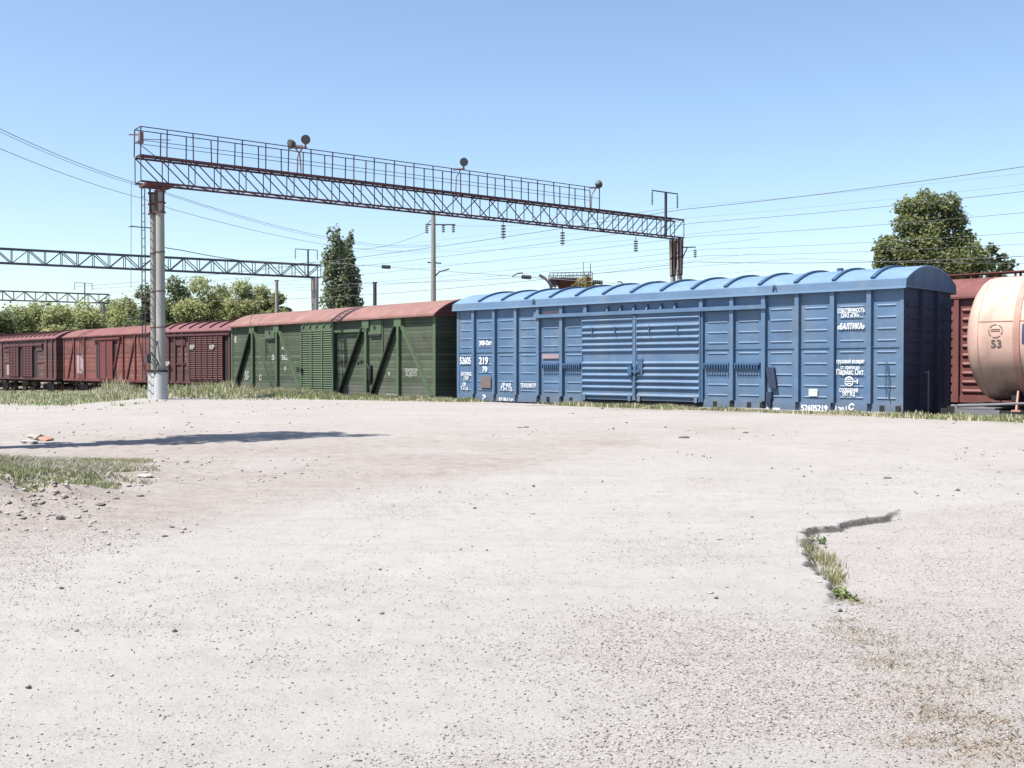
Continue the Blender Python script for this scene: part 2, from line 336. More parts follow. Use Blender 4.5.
def ground_mat():
    m, nt, b = new_mat('dusty_yard_surface'); L = nt.links.new
    tc = N(nt, 'ShaderNodeTexCoord'); ob = tc.outputs['Object']
    def at(n): return N(nt, 'ShaderNodeAttribute', attribute_name=n).outputs['Fac']
    def noise(s, d=6.0, r=0.6):
        n = N(nt, 'ShaderNodeTexNoise', Scale=s, Detail=d, Roughness=r); L(ob, n.inputs['Vector']); return n.outputs[0]
    big = noise(0.5, 7.0, 0.65); mid = noise(5.0, 8.0, 0.7); fine = noise(70.0, 6.0, 0.75); vf = noise(240.0, 3.0, 0.7)
    base = ramp(nt, big, [(0.3, (0.338, 0.318, 0.303)), (0.7, (0.388, 0.370, 0.356))]).outputs[0]
    ga = ramp(nt, big, [(0.3, (0.360, 0.348, 0.335)), (0.7, (0.392, 0.382, 0.370))]).outputs[0]
    c = mixc(nt, at('asph'), base, ga)
    dr = ramp(nt, mid, [(0.3, (0.245, 0.205, 0.178)), (0.7, (0.355, 0.315, 0.288))]).outputs[0]
    dm = N(nt, 'ShaderNodeMath', operation='MULTIPLY'); dm.inputs[1].default_value = 0.78; L(at('dirt'), dm.inputs[0])
    c = mixc(nt, dm.outputs[0], c, dr)
    gr = ramp(nt, fine, [(0.36, (0.185, 0.165, 0.158)), (0.56, (0.425, 0.395, 0.378))]).outputs[0]
    gm = N(nt, 'ShaderNodeMath', operation='MULTIPLY'); gm.inputs[1].default_value = 0.75; L(at('grav'), gm.inputs[0])
    c = mixc(nt, gm.outputs[0], c, gr)
    # faint arcs left by tyres: long stretched streaks
    mt = N(nt, 'ShaderNodeMapping'); mt.inputs['Rotation'].default_value = (0, 0, R(-24)); mt.inputs['Scale'].default_value = (0.16, 2.6, 1); L(ob, mt.inputs[0])
    dw = N(nt, 'ShaderNodeTexNoise', Scale=1.0, Detail=7.0, Roughness=0.62, Distortion=0.6); L(mt.outputs[0], dw.inputs['Vector'])
    tw = ramp(nt, dw.outputs[0], [(0.34, (0.955, 0.95, 0.945)), (0.50, (1.0,)*3), (0.66, (1.02,)*3)]).outputs[0]
    c = mixc(nt, 1.0, c, tw, 'MULTIPLY')
    so = ramp(nt, mid, [(0.3, (0.13, 0.105, 0.08)), (0.7, (0.27, 0.225, 0.18))]).outputs[0]
    c = mixc(nt, at('soil'), c, so)
    c = mixc(nt, at('lip'), c, (0.055, 0.05, 0.048))
    # aggregate speckle: scattered darker chips in the surface
    vo = N(nt, 'ShaderNodeTexVoronoi', Scale=38.0, Randomness=1.0); L(ob, vo.inputs['Vector'])
    ch = ramp(nt, vo.outputs['Distance'], [(0.10, (1,)*3), (0.17, (0,)*3)]).outputs[0]
    sel = ramp(nt, vo.outputs['Color'], [(0.58, (0,)*3), (0.64, (1,)*3)]).outputs[0]
    pk = mixc(nt, 1.0, ch, sel, 'MULTIPLY')
    gp = N(nt, 'ShaderNodeMath', operation='MULTIPLY_ADD'); gp.inputs[1].default_value = 0.55; gp.inputs[2].default_value = 0.42; L(at('grav'), gp.inputs[0])
    pk = mixc(nt, 1.0, pk, gp.outputs[0], 'MULTIPLY')
    c = mixc(nt, pk, c, (0.12, 0.108, 0.10))
    fm = ramp(nt, fine, [(0.30, (0.74,)*3), (0.48, (0.98,)*3), (0.7, (1.10,)*3)]).outputs[0]
    c = mixc(nt, 1.0, c, fm, 'MULTIPLY')
    mm = ramp(nt, mid, [(0.30, (0.65, 0.64, 0.635)), (0.50, (0.74, 0.735, 0.73)), (0.75, (0.77, 0.767, 0.763))]).outputs[0]
    c = mixc(nt, 1.0, c, mm, 'MULTIPLY')
    L(c, b.inputs['Base Color']); b.inputs['Roughness'].default_value = 0.95; b.inputs['Specular IOR Level'].default_value = 0.15
    ad = N(nt, 'ShaderNodeMath', operation='MULTIPLY_ADD'); ad.inputs[1].default_value = 0.5; L(vf, ad.inputs[0]); L(fine, ad.inputs[2])
    bp = N(nt, 'ShaderNodeBump', Strength=0.55, Distance=0.012); L(ad.outputs[0], bp.inputs['Height'])
    bp2 = N(nt, 'ShaderNodeBump', Strength=0.35, Distance=0.06); L(mid, bp2.inputs['Height']); L(bp.outputs[0], bp2.inputs['Normal'])
    L(bp2.outputs[0], b.inputs['Normal'])
    return m
M['ground'] = ground_mat()
g = np_mesh('ground', np.stack([gx, gy, GZ.ravel()], -1), Fg, M['ground'], attrs={'asph': asph, 'dirt': dirt, 'grav': grav, 'soil': soil, 'lip': lip*0.85}, smooth=True)
tag(g, 'pale dusty yard of worn asphalt, gravel and dirt', kind='structure')

def edge_kerb():
    def at(px): k = (px-512)/F; o = A_+np.array([-DT[1], DT[0]])*(-0.36); t = (k*o[1]-o[0])/(DT[0]-k*DT[1]); return o+DT*t
    a, c_ = at(572), at(900); L_ = np.linalg.norm(c_-a); n = 9
    b = MB()
    for i in range(n):
        p, q = a+(c_-a)*(i/n+0.002), a+(c_-a)*((i+1)/n-0.002); j = rng.uniform(-0.012, 0.012)
        b.bar((*p, 0.02+j), (*q, 0.02+j), 0.14, 0.40)
    tag(b.build('concrete_edging', M['conc']), kind='structure')
edge_kerb()
# ballast, sleepers and rails of the two lines the wagons stand on
def offset_line(pts, off):
    out = []
    for i in range(len(pts)):
        a = pts[max(i-1,0)]; b = pts[min(i+1,len(pts)-1)]; dd = (b-a)/np.linalg.norm(b-a)
        out.append(pts[i] + np.array([-dd[1], dd[0]])*off)
    return out
def track(pts, zr):
    P = []
    for i in range(len(pts)-1):
        n = max(2, int(np.linalg.norm(pts[i+1]-pts[i])/1.0))
        for k in range(n): P.append(pts[i]+(pts[i+1]-pts[i])*k/n)
    P.append(pts[-1]); P = np.array(P)
    for _ in range(6): P[1:-1] = (P[:-2]+P[1:-1]*2+P[2:])/4
    rl = MB()
    for off in (-0.76, 0.76):
        o = offset_line(P, off)
        for a, b in zip(o[:-1], o[1:]):
            rl.bar((*a, zr-0.02), (*b, zr-0.02), 0.07, 0.04); rl.bar((*a, zr-0.10), (*b, zr-0.10), 0.02, 0.13); rl.bar((*a, zr-0.165), (*b, zr-0.165), 0.14, 0.02)
    sl = MB()
    for i in range(len(P)-1):
        for q in (0.25, 0.75):
            c = P[i]+(P[i+1]-P[i])*q; dd = P[i+1]-P[i]; dd = dd/np.linalg.norm(dd); nn = np.array([-dd[1], dd[0]])*1.3
            sl.bar((*(c-nn), zr-0.27), (*(c+nn), zr-0.27), 0.24, 0.18)
    tag(rl.build('railway_rails', M['rail']), kind='structure'); tag(sl.build('railway_sleepers', M['conc_dark']), kind='structure')
    bl = offset_line(P, 1.7); br = offset_line(P, -1.7)
    V = [(*p, zr-0.22) for p in bl]+[(*p, zr-0.22) for p in br]; n = len(P)
    me = MB(); me.v = V; me.f = [(i, i+1, n+i+1, n+i) for i in range(n-1)]
    tag(me.build('railway_ballast', M['conc_dark']), kind='structure')

# ------------------------------------------------------------ cars: measuring frames
class Frame:
    """A wagon's long front side given by its two ends in plan; rail height zr. Local x along the side, -y the side facing the yard, z up from the rail."""
    def __init__(s, left, right, zr, Wd=3.0):
        s.l = np.array(left, float); s.r = np.array(right, float); s.zr = zr; s.W = Wd
        dv = s.r-s.l; s.L = float(np.hypot(*dv)); s.d = dv/s.L; s.n = np.array([-s.d[1], s.d[0]])
        c = (s.l+s.r)/2 + s.n*Wd/2
        s.loc = (c[0], c[1], zr); s.rz = math.atan2(s.d[1], s.d[0])
    def at(s, px, py=None):
        k = (px-512)/F
        t = (k*s.l[1]-s.l[0])/(s.d[0]-k*s.d[1]); z = s.l[1]+t*s.d[1]
        x = t-s.L/2
        return x if py is None else (x, EYE+(HY-py)/F*z-s.zr)

def arc_profile(Wd, ze, fa, zp, oh, n=14, inset=0.03):
    """roof outline (y,z): fascia then a flattened arch"""
    a = Wd/2+oh; p = [(-a, ze), (-(a-inset), ze+fa)]
    b = a-inset-0.02; h = zp-ze-fa
    Rr = (b*b+h*h)/(2*h); th = math.asin(min(1, b/Rr))
    for k in range(n+1):
        t = -th+2*th*k/n; p.append((Rr*math.sin(t), ze+fa+h-(Rr-Rr*math.cos(t))+0.001))
    p += [(a-inset, ze+fa), (a, ze)]
    return p
def arc_rib(mb, x, Wd, ze, fa, zp, oh, wdt=0.07, ht=0.05, inset=0.03, trim=0.12, n=18):
    a = Wd/2+oh-inset-0.02; h = zp-ze-fa; Rr = (a*a+h*h)/(2*h); th = math.asin(min(1, a/Rr))*(1-trim)
    inner, outer = [], []
    for k in range(n+1):
        t = -th+2*th*k/n; cz = zp-Rr
        inner.append((Rr-0.01, t)); outer.append((Rr+ht, t))
    b = len(mb.v); 
    for (ra, t) in inner+outer:
        for xx in (x-wdt/2, x+wdt/2): mb.v.append((xx, ra*math.sin(t), zp-Rr+ra*math.cos(t)))
    m = n+1
    I = lambda r, k, sdd: b+(r*m+k)*2+sdd
    for k in range(n):
        mb.f += [(I(1,k,0),I(1,k,1),I(1,k+1,1),I(1,k+1,0)), (I(0,k,0),I(0,k+1,0),I(1,k+1,0),I(1,k,0)), (I(0,k,1),I(1,k,1),I(1,k+1,1),I(0,k+1,1))]
    mb.f += [(I(0,0,0),I(1,0,0),I(1,0,1),I(0,0,1)), (I(0,n,0),I(0,n,1),I(1,n,1),I(1,n,0))]

def text_part(s, fr, parent, x, z, size, mat='white', y=None, bold=0.0, shear=0.0, align='CENTER', name='lettering', wscale=1.0):
    cu = bpy.data.curves.new(name, 'FONT'); cu.body = s; cu.size = size; cu.align_x = align; cu.align_y = 'CENTER'
    cu.extrude = 0.0015; cu.shear = shear; cu.space_line = 0.85
    to = bpy.data.objects.new('tmp_text', cu); col.objects.link(to)
    dg = bpy.context.evaluated_depsgraph_get(); me = bpy.data.meshes.new_from_object(to.evaluated_get(dg))
    bpy.data.objects.remove(to)
    yy = -fr.W/2-0.012 if y is None else y
    for v in me.vertices: v.co = Vector((x+v.co.x*wscale, yy-v.co.z, z+v.co.y))
    if bold:
        import bmesh
        bm = bmesh.new(); bm.from_mesh(me); src = bm.faces[:] 
        for q, (sx, sz) in enumerate(((1, 0), (-1, 0), (0, 1), (0, -1))):
            gm = bmesh.ops.duplicate(bm, geom=src)
            for v in [e for e in gm['geom'] if isinstance(e, bmesh.types.BMVert)]: v.co.x += sx*bold; v.co.z += sz*bold*0.7; v.co.y -= 0.0004*(q+1)
        bm.to_mesh(me); bm.free()
    me.materials.clear(); me.materials.append(M[mat])
    o = bpy.data.objects.new(name, me); col.objects.link(o); o.parent = parent
    return o

_bogie = None
def make_bogie():
    b = MB()
    for sy in (-1, 1):
        y = sy*1.02
        b.prism_x([(y-0.09,0.42),(y+0.09,0.42),(y+0.09,0.74),(y-0.09,0.74)], -1.25, 1.25)
        b.prism_x([(y-0.11,0.16),(y+0.11,0.16),(y+0.11,0.40),(y-0.11,0.40)], -0.42, 0.42)
        b.bar((-0.95,y,0.5),(-0.38,y,0.22),0.12,0.14); b.bar((0.95,y,0.5),(0.38,y,0.22),0.12,0.14)
        for sx in (-0.925, 0.925): b.disc((sx, y+sy*0.14, 0.475), (0,1,0), 0.17, 0.16, 12)
        for q in (-0.22, 0, 0.22): b.tube([(q, y, 0.28), (q, y, 0.6)], 0.085, 10)
    b.box(-0.28, 0.28, -1.05, 1.05, 0.5, 0.72)
    o = b.build('bogie', M['under'])
    for sx in (-0.925, 0.925):
        wmb = MB(); wmb.tube([(0,-0.95,0),(0,0.95,0)], 0.07, 10)
        for sy in (-1, 1):
            wmb.disc((0, sy*0.76, 0), (0,1,0), 0.475, 0.13, 28); wmb.disc((0, sy*0.685, 0), (0,1,0), 0.505, 0.03, 28); wmb.disc((0, sy*0.83,0),(0,1,0),0.14,0.1,14)
        ww = wmb.build('wheelset', M['rail'], o, smooth=True); ww.location = (sx, 0, 0.475)
    return o
def underframe(root, fr, z0):
    """centre sill, brake gear, two bogies and couplers"""
    global _bogie
    L = fr.L
    u = MB(); u.box(-L/2+0.05, L/2-0.05, -0.22, 0.22, z0-0.32, z0-0.02)
    for x in np.linspace(-L/2+0.5, L/2-0.5, 7): u.box(x-0.05, x+0.05, -1.35, 1.35, z0-0.16, z0-0.02)
    u.box(-1.0, 0.3, -1.1, -0.4, z0-0.55, z0-0.2); u.tube([(0.6,-0.8,z0-0.4),(1.6,-0.8,z0-0.4)], 0.17, 12); u.tube([(-L/2+1,-0.9,z0-0.22),(L/2-1,-0.9,z0-0.22)],0.025,6)
    u.build('underframe', M['under'], root)
    for sx in (-1, 1):
        if _bogie is None: _bogie = make_bogie(); bo = _bogie
        else: bo = copy_tree(_bogie)
        bo.parent = root; bo.location = (sx*(L/2-2.35), 0, 0)
        c = MB(); xe = sx*(L/2)
        c.box(min(xe, xe+sx*0.45), max(xe, xe+sx*0.45), -0.11, 0.11, z0-0.17, z0+0.05)
        c.box(min(xe+sx*0.4, xe+sx*0.66), max(xe+sx*0.4, xe+sx*0.66), -0.21, 0.17, z0-0.22, z0+0.10)
        c.tube([(xe+sx*0.05, -0.5, z0-0.1), (xe+sx*0.3, -0.45, z0-0.45), (xe+sx*0.6, -0.3, z0-0.3)], 0.03, 6)
        c.build('coupler', M['black'], root)

def pressed(mb, x0, x1, z, yf, sgn, h=0.05, dp=0.020):
    """one pressed horizontal rib, sloping top and blunt underside"""
    b = len(mb.v)
    pr = [(0, h*0.62), (dp, h*0.08), (dp*0.9, -h*0.14), (0, -h*0.38)]
    xx = [(x0, 0.0), (x0+0.05, 1.0), (x1-0.05, 1.0), (x1, 0.0)]
    for (x, k) in xx:
        for (o, zz) in pr: mb.v.append((x, yf+sgn*(o*k+(0.0 if k else -0.001)), z+zz*(0.55+0.45*k)))
    for i in range(3):
        for j in range(3): mb.f.append((b+i*4+j, b+(i+1)*4+j, b+(i+1)*4+j+1, b+i*4+j+1))

def roof_part(root, fr, mat, ze, fa, zp, oh, ribs=(), rib_mat=None, endoh=0.10, soffit=True, rib_w=0.06, rib_h=0.05, trim=0.12):
    L = fr.L
    r = MB(); pr = arc_profile(fr.W, ze, fa, zp, oh); r.prism_x(pr, -L/2-endoh, L/2+endoh)
    a = fr.W/2+oh
    for sy in (-1, 1): r.box(-L/2-endoh, L/2+endoh, sy*a-0.018, sy*a+0.018, ze-0.035, ze+0.02)   # bright eave lip
    ro = r.build('roof', M[mat], root, smooth=True)
    if len(ribs):
        k = MB()
        for x in ribs: arc_rib(k, x, fr.W, ze, fa, zp, oh, wdt=rib_w, ht=rib_h, trim=trim)
        k.build('roof_rib', M[rib_mat or mat], ro)
    return ro

def add_brace(root, x_top, z_top, x_bot, z_bot, fr, mat, wd=0.13, dp=0.09):
    b = MB(); y = -fr.W/2-dp/2
    b.bar((x_top, y, z_top), (x_bot, y, z_bot), dp, wd, up=(1,0,0.3)) if False else None
    d = Vector((x_bot-x_top, 0, z_bot-z_top)).normalized(); nrm = Vector((-d.z, 0, d.x))*wd/2
    p, q = Vector((x_top,0,z_top)), Vector((x_bot,0,z_bot)); v0 = len(b.v)
    for yy in (-fr.W/2+0.002, -fr.W/2-dp):
        for e in (p-nrm, p+nrm, q+nrm, q-nrm): b.v.append((e.x, yy, e.z))
    b.f += [(0,1,2,3),(7,6,5,4),(0,4,5,1),(1,5,6,2),(2,6,7,3),(3,7,4,0)]
    return b.build('brace', mat, root)

# ------------------------------------------------------------ the blue boxcar
RZ = -0.85
fb = Frame(B_, A_, RZ); L2 = fb.L/2; yf = -1.5
blue = empty('boxcar', fb.loc, fb.rz)
tag(blue, 'bright blue all-metal boxcar with ribbed arched roof and white lettering', 'boxcar', 'goods wagons standing in the yard')
Z0, ZE = 1.05, 4.15
body = MB(); body.box(-L2, L2, -1.5, 1.5, Z0, ZE+0.02)
post_s = [0.893, 0.768, 0.642, 0.517, 0.392, 0.267]
posts = sorted([-p*L2 for p in post_s] + [p*L2 for p in post_s])
edges = [-L2] + posts + [L2]
for sg in (-1, 1):
    for i in range(len(edges)-1):
        if i == 6: continue
        a, b = edges[i]+0.15, edges[i+1]-0.15
        for z in (3.72, 3.43, 3.14, 2.85, 2.56, 2.27, 1.98, 1.69, 1.40): pressed(body, a, b, z, sg*1.5, sg)
        body.box(edges[i]+0.055, edges[i+1]-0.055, sg*1.512-0.011, sg*1.512+0.011, 2.675, 2.70)
        body.box(edges[i]+0.055, edges[i+1]-0.055, sg*1.52-0.018, sg*1.52+0.018, Z0-0.01, 1.27)
body.build('body', M['blue'], blue)
for x in posts:
    for sg in (-1, 1):
        p = MB(); y = sg*1.5
        zlo = 3.86 if abs(abs(x)-0.267*L2) < 0.01 and sg < 0 else Z0+0.22
        p.box(x-0.058, x+0.058, min(y, y+sg*0.105), max(y, y+sg*0.105), zlo, ZE-0.01)
        p.build('post', M['blue'], blue)
for x in (-L2, L2):
    for sg in (-1, 1):
        p = MB(); sx = 1 if x > 0 else -1
        p.box(x-0.09 if sx > 0 else x-0.012, x+0.012 if sx > 0 else x+0.09, sg*1.5-0.012-(0.03 if sg>0 else 0)*0, sg*1.5+0.03*sg+0.012, Z0-0.02, ZE-0.01)
        p.build('corner_post', M['blue'], blue)
for y in (-0.5, 0.5):
    for sx in (-1, 1):
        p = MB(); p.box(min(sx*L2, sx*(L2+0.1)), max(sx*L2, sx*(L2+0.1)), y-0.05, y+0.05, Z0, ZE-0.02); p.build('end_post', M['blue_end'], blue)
ribx = [fb.at(px) for px in (480, 503, 526.5, 551, 577, 604, 632, 662, 693, 726, 760, 796, 834, 873)]
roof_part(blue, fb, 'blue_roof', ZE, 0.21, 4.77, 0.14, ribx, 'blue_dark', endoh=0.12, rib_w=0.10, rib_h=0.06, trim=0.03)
for sy in (-1, 1):
    b = MB(); b.prism_x([(sy*1.643, ZE+0.02), (sy*1.650, ZE+0.02), (sy*1.622, ZE+0.205), (sy*1.612, ZE+0.205)], -L2-0.12, L2+0.12); b.build('fascia', M['blue'], blue)
for sx in (-1, 1):
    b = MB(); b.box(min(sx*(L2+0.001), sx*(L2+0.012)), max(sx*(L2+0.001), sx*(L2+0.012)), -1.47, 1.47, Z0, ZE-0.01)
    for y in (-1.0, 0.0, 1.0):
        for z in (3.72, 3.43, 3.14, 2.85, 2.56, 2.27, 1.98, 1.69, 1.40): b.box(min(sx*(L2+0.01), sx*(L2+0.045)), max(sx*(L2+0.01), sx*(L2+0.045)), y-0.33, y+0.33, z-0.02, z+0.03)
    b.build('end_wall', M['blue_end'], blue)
    b = MB(); gp_ = [(y_, z_) for y_, z_ in arc_profile(2.9, ZE+0.02, 0.21, 4.72, 0.14)]; b.prism_x(gp_, min(sx*(L2+0.122), sx*(L2+0.132)), max(sx*(L2+0.122), sx*(L2+0.132))); b.build('gable', M['blue_dark'], blue)  # gable plate in dark blue, its shade put into the colour
for px in (537, 777):
    x = fb.at(px); hk = MB(); hk.tube([(x-0.05,-1.66,4.20),(x-0.02,-1.67,4.36),(x+0.02,-1.67,4.36),(x+0.05,-1.66,4.20)], 0.018, 6); hk.build('lifting_eye', M['blue_dark'], blue)
vn = MB(); vx = ribx[11]+0.5; vn.tube([(vx,0,4.74),(vx,0,4.86)], 0.09, 10); vn.build('roof_vent', M['blue_dark'], blue)
# door rail with hanger brackets
rail = MB(); xl, xr = fb.at(536.5), fb.at(768)
rail.box(xl, xr, -1.66, -1.60, 3.755, 3.845); rail.box(xl, xr, -1.66, -1.50, 3.845, 3.865)
for px in (537, 562, 586, 702, 733, 764): x = fb.at(px); rail.box(x-0.045, x+0.045, -1.60, -1.50, 3.75, 3.95)
rail.build('door_rail', M['blue'], blue)
for px in (608.6, 621.8, 635, 648, 662, 676):
    x = fb.at(px); h = MB(); h.prism_x([(-1.5,3.87),(-1.62,3.87),(-1.5,4.05)], x-0.025, x+0.025); h.build('hanger_bracket', M['blue_dark'], blue)
dl, dm_, dr_ = fb.at(583.5), fb.at(636.3), fb.at(701.5)
for (a, b) in ((dl, dm_-0.05), (dm_+0.05, dr_)):
    dmb = MB(); yb, yo = -1.53, -1.575
    zs = [1.22, 1.27]
    prof = [(yb, 3.75), (yo, 3.75), (yo, 3.66)]
    def cr(z): return [(yo, z+0.075), (yo-0.055, z+0.02), (yo-0.05, z-0.005), (yo, z-0.045)]
    for z in (3.59, 3.37, 3.20, 3.02, 2.84, 2.66, 2.28, 2.11, 1.92, 1.73, 1.55, 1.32): prof += cr(z)
    prof += [(yo, 1.20), (yb, 1.20)]
    dmb.prism_x(prof, a+0.03, b-0.03)
    dmb.box(a, a+0.03, -1.60, -1.53, 1.19, 3.76); dmb.box(b-0.03, b, -1.60, -1.53, 1.19, 3.76)
    door = dmb.build('door', M['blue'], blue)
    for q in (0.22, 0.66): x = a+(b-a)*q; hs = MB(); hs.bar((x, -1.64, 3.40), (x+0.03, -1.64, 3.16), 0.03); hs.build('grab_iron', M['blue_dark'], door)
    for x in (a+0.12, b-0.12): hs = MB(); hs.box(x-0.05, x+0.05, -1.63, -1.60, 1.17, 1.36); hs.build('roller_guard', M['blue'], door)
lk = MB(); lk.box(dm_-0.03, dm_+0.05, -1.62, -1.53, 1.20, 3.72); lk.build('door_post', M['blue'], blue)
lk = MB(); lk.box(dm_-0.2, dm_+0.24, -1.68, -1.62, 2.03, 2.10); lk.box(dm_-0.17, dm_-0.05, -1.69, -1.62, 1.94, 2.22); lk.box(dm_+0.03, dm_+0.12, -1.69, -1.62, 1.98, 2.20)
lk.box(dm_+0.02, dm_+0.08, -1.66, -1.62, 1.35, 1.95); lk.box(dm_+0.14, dm_+0.32, -1.64, -1.60, 1.93, 2.42)
lk.build('door_lock', M['blue_dark'], blue)
dk = MB(); dk.box(dl+0.05, dr_+0.02, -1.53, -1.502, 0.90, 1.195); dk.build('under_door_shade', M['black'], blue)  # black strip painting in the shade of the gap below the doors
sh = MB(); sh.box(dr_+0.01, dr_+0.09, -1.575, -1.51, 1.2, 3.75); sh.build('door_stop', M['blue_dark'], blue)
for (pa, pb) in ((543, 560), (563.5, 582), (705, 730), (735.5, 761)):          # toothed door-stop racks
    a, b = fb.at(pa), fb.at(pb); t = MB(); t.box(a, b, -1.60, -1.51, 2.24, 2.30)
    for q in np.arange(a+0.03, b, 0.085): t.box(q, q+0.035, -1.63, -1.51, 2.14, 2.26)
    t.build('rack', M['blue_dark'], blue)
for px in (539, 549, 562, 572, 716, 732.5, 750, 763, 883, 899):
    x = fb.at(px); br = MB(); br.box(x-0.06, x+0.05, -1.562, -1.54, 0.98, 1.23); br.build('bracket', M['black'], blue)
# fittings and old patches
def patch(p0, p1, mat, name='panel_patch', y=-1.507, th=0.012):
    (x0, z1), (x1, z0) = fb.at(*p0), fb.at(*p1); b = MB(); b.box(x0, x1, y-th, y, z0, z1); return b.build(name, M[mat], blue)
patch((481.6,376.3), (491.6,388), 'rustpatch', 'placard', y=-1.535)
patch((542.5,311.5), (559.5,316), 'rustpink', 'rusty_patch', y=-1.503, th=0.004)
(x0, z1), (x1, z0) = fb.at(543, 354.5), fb.at(559.5, 358.5); b = MB(); b.box(x0, x1, -1.538, -1.533, z0, z1); b.build('rusty_patch', M['rustpink'], blue)
x, z = fb.at(771, 380)
b = MB(); b.prism_x([(-1.60,z-0.22),(-1.60,z+0.34),(-1.52,z+0.34),(-1.52,z-0.22)], x-0.10, x+0.13); b.v = [(vx + (0.09 if vz < z else 0.0), vy, vz) for vx, vy, vz in b.v]
b.build('bent_plate', M['blue_end'], blue)
b = MB(); b.prism_x([(-1.59,z-0.62),(-1.59,z-0.32),(-1.52,z-0.32),(-1.52,z-0.62)], x-0.1, x+0.06); b.bar((x+0.03,-1.6,z-0.5),(x+0.02,-1.6,z-0.9),0.05); b.build('step_bracket', M['blue_end'], blue)
x, z = fb.at(888, 362); x2, z2 = fb.at(890.5, 401)
b = MB(); b.tube([(x,-1.56,z),(x+0.05,-1.56,(z+z2)/2),(x+0.02,-1.56,z-0.7),(x2,-1.56,z2)], 0.013, 5); b.tube([(x-0.05,-1.55,z),(x-0.05,-1.55,z-0.8)],0.008,4); b.build('pull_cable', M['blue_dark'], blue)
b = MB(); b.tube([(L2+0.2, -0.42, 0.3), (L2+0.2, -0.42, 2.1)], 0.022, 6); b.bar((L2,-0.42,2.05),(L2+0.2,-0.42,2.05),0.03); b.build('brake_lever', M['greysteel'], blue)
b = MB()
for z in (1.35, 1.7, 2.05, 2.4, 2.75, 3.1, 3.45, 3.8): b.bar((L2+0.14, 0.75, z), (L2+0.14, 1.2, z), 0.025)
for y in (0.75, 1.2): b.bar((L2+0.14, y, 1.2), (L2+0.14, y, 3.95), 0.03)
b.build('end_ladder', M['blue_end'], blue)
def fit_text(o, x, wm):
    xs_ = [v.co.x for v in o.data.vertices]; w0 = max(xs_)-min(xs_); c0 = (max(xs_)+min(xs_))/2; f = wm/w0
    for v in o.data.vertices: v.co.x = x+(v.co.x-c0)*f
def T(s, px, py, size, w=None, **k):
    x, z = fb.at(px, py); k.pop('wscale', None); o = text_part(s, fb, blue, x, z, size, y=k.pop('y', -1.538), **k)
    if w: fit_text(o, x, fb.at(px+w/2)-fb.at(px-w/2))
    return o
T('52605', 466.0, 361, 0.33, w=11.0, bold=0.008); T('219', 484.3, 361, 0.34, w=9.0, bold=0.010); T('70', 485.5, 369.3, 0.24, w=5, bold=0.006)
T('ЖВ-Окт', 486.3, 343.3, 0.20, w=12.5, bold=0.008)
T('ВАГОНМАШ\nЕ 0307', 467, 376.2, 0.155, w=10, bold=0.003); T('ОК\nТ-11.5', 465, 386.5, 0.17, w=7, bold=0.003)
T('э', 485, 397, 0.32, w=3.6, bold=0.01, y=-1.545)
T('ДР 06.03\nТ 24 т. ТД', 507, 387, 0.16, w=11, bold=0.003); T('КР 08.11 м', 506.8, 399.5, 0.15, w=14, bold=0.005, y=-1.545); T('ТЕХОСМОТР', 529, 385.7, 0.18, w=15.5, bold=0.004)
T('СОБСТВЕННОСТЬ', 851.3, 310.8, 0.155, w=27, bold=0.003, wscale=0.80); T('ОАО «ПК»', 850.5, 315.4, 0.145, w=18, bold=0.003)
T('«БАЛТИКА»', 851.3, 326.6, 0.20, w=27, bold=0.006, shear=0.25, wscale=0.85)
T('грузовой возврат', 851, 361.4, 0.15, w=28, bold=0.003, wscale=0.85); T('ст. приписки', 850.5, 367.6, 0.14, w=19, bold=0.002); T('Парнас Окт.', 851, 372.3, 0.19, w=28, bold=0.004, wscale=0.9)
x, z = fb.at(849.8, 381.3); ring = MB()
for k in range(20):
    a0, a1 = 2*math.pi*k/20, 2*math.pi*(k+1)/20; ring.bar((x+0.11*math.cos(a0),-1.537,z+0.11*math.sin(a0)),(x+0.11*math.cos(a1),-1.537,z+0.11*math.sin(a1)),0.006,0.03)
ring.box(x-0.09,x+0.24,-1.541,-1.536,z-0.012,z+0.012); ring.box(x+0.21,x+0.235,-1.541,-1.536,z-0.06,z+0.06); ring.box(x-0.05,x+0.05,-1.541,-1.536,z-0.06,z-0.04); ring.box(x-0.05,x+0.05,-1.541,-1.536,z+0.04,z+0.06)
ring.build('emblem', M['white'], blue)
T('СООБЩЕНИЕ', 849.5, 390.4, 0.135, w=19, bold=0.003); T('ОКТ ЖД', 849.5, 394.2, 0.13, w=12.5, bold=0.003)
b = MB(); (x0, z1), (x1, z0) = fb.at(809.6, 388.8), fb.at(818, 396.2); b.box(x0, x1, -1.538, -1.533, z0, z1); b.build('stencil_box', M['white'], blue)
b = MB(); b.box(x0+0.17, x1-0.04, -1.542, -1.538, z0+0.12, z1-0.04); b.build('stencil_window', M['blue'], blue)
T('52605219', 815.2, 408.4, 0.215, w=26.5, bold=0.010, y=-1.546, wscale=0.95)
x, z = fb.at(842, 410)
for q in (x-0.14, x+0.14): b = MB(); b.box(q-0.012,q+0.012,-1.545,-1.540,z-0.09,z+0.10); b.build('lettering', M['white'], blue)
T('20', 842, 410, 0.19, w=6, bold=0.008, y=-1.546); T('С', 852.4, 407.3, 0.22, w=6, bold=0.012, y=-1.546, shear=0.2)
x, z = fb.at(774, 408.8)
b = MB(); b.box(x-0.2, x+0.2, -1.545, -1.54, z-0.03, z+0.03); b.build('lettering', M['white'], blue)
underframe(blue, fb, Z0)

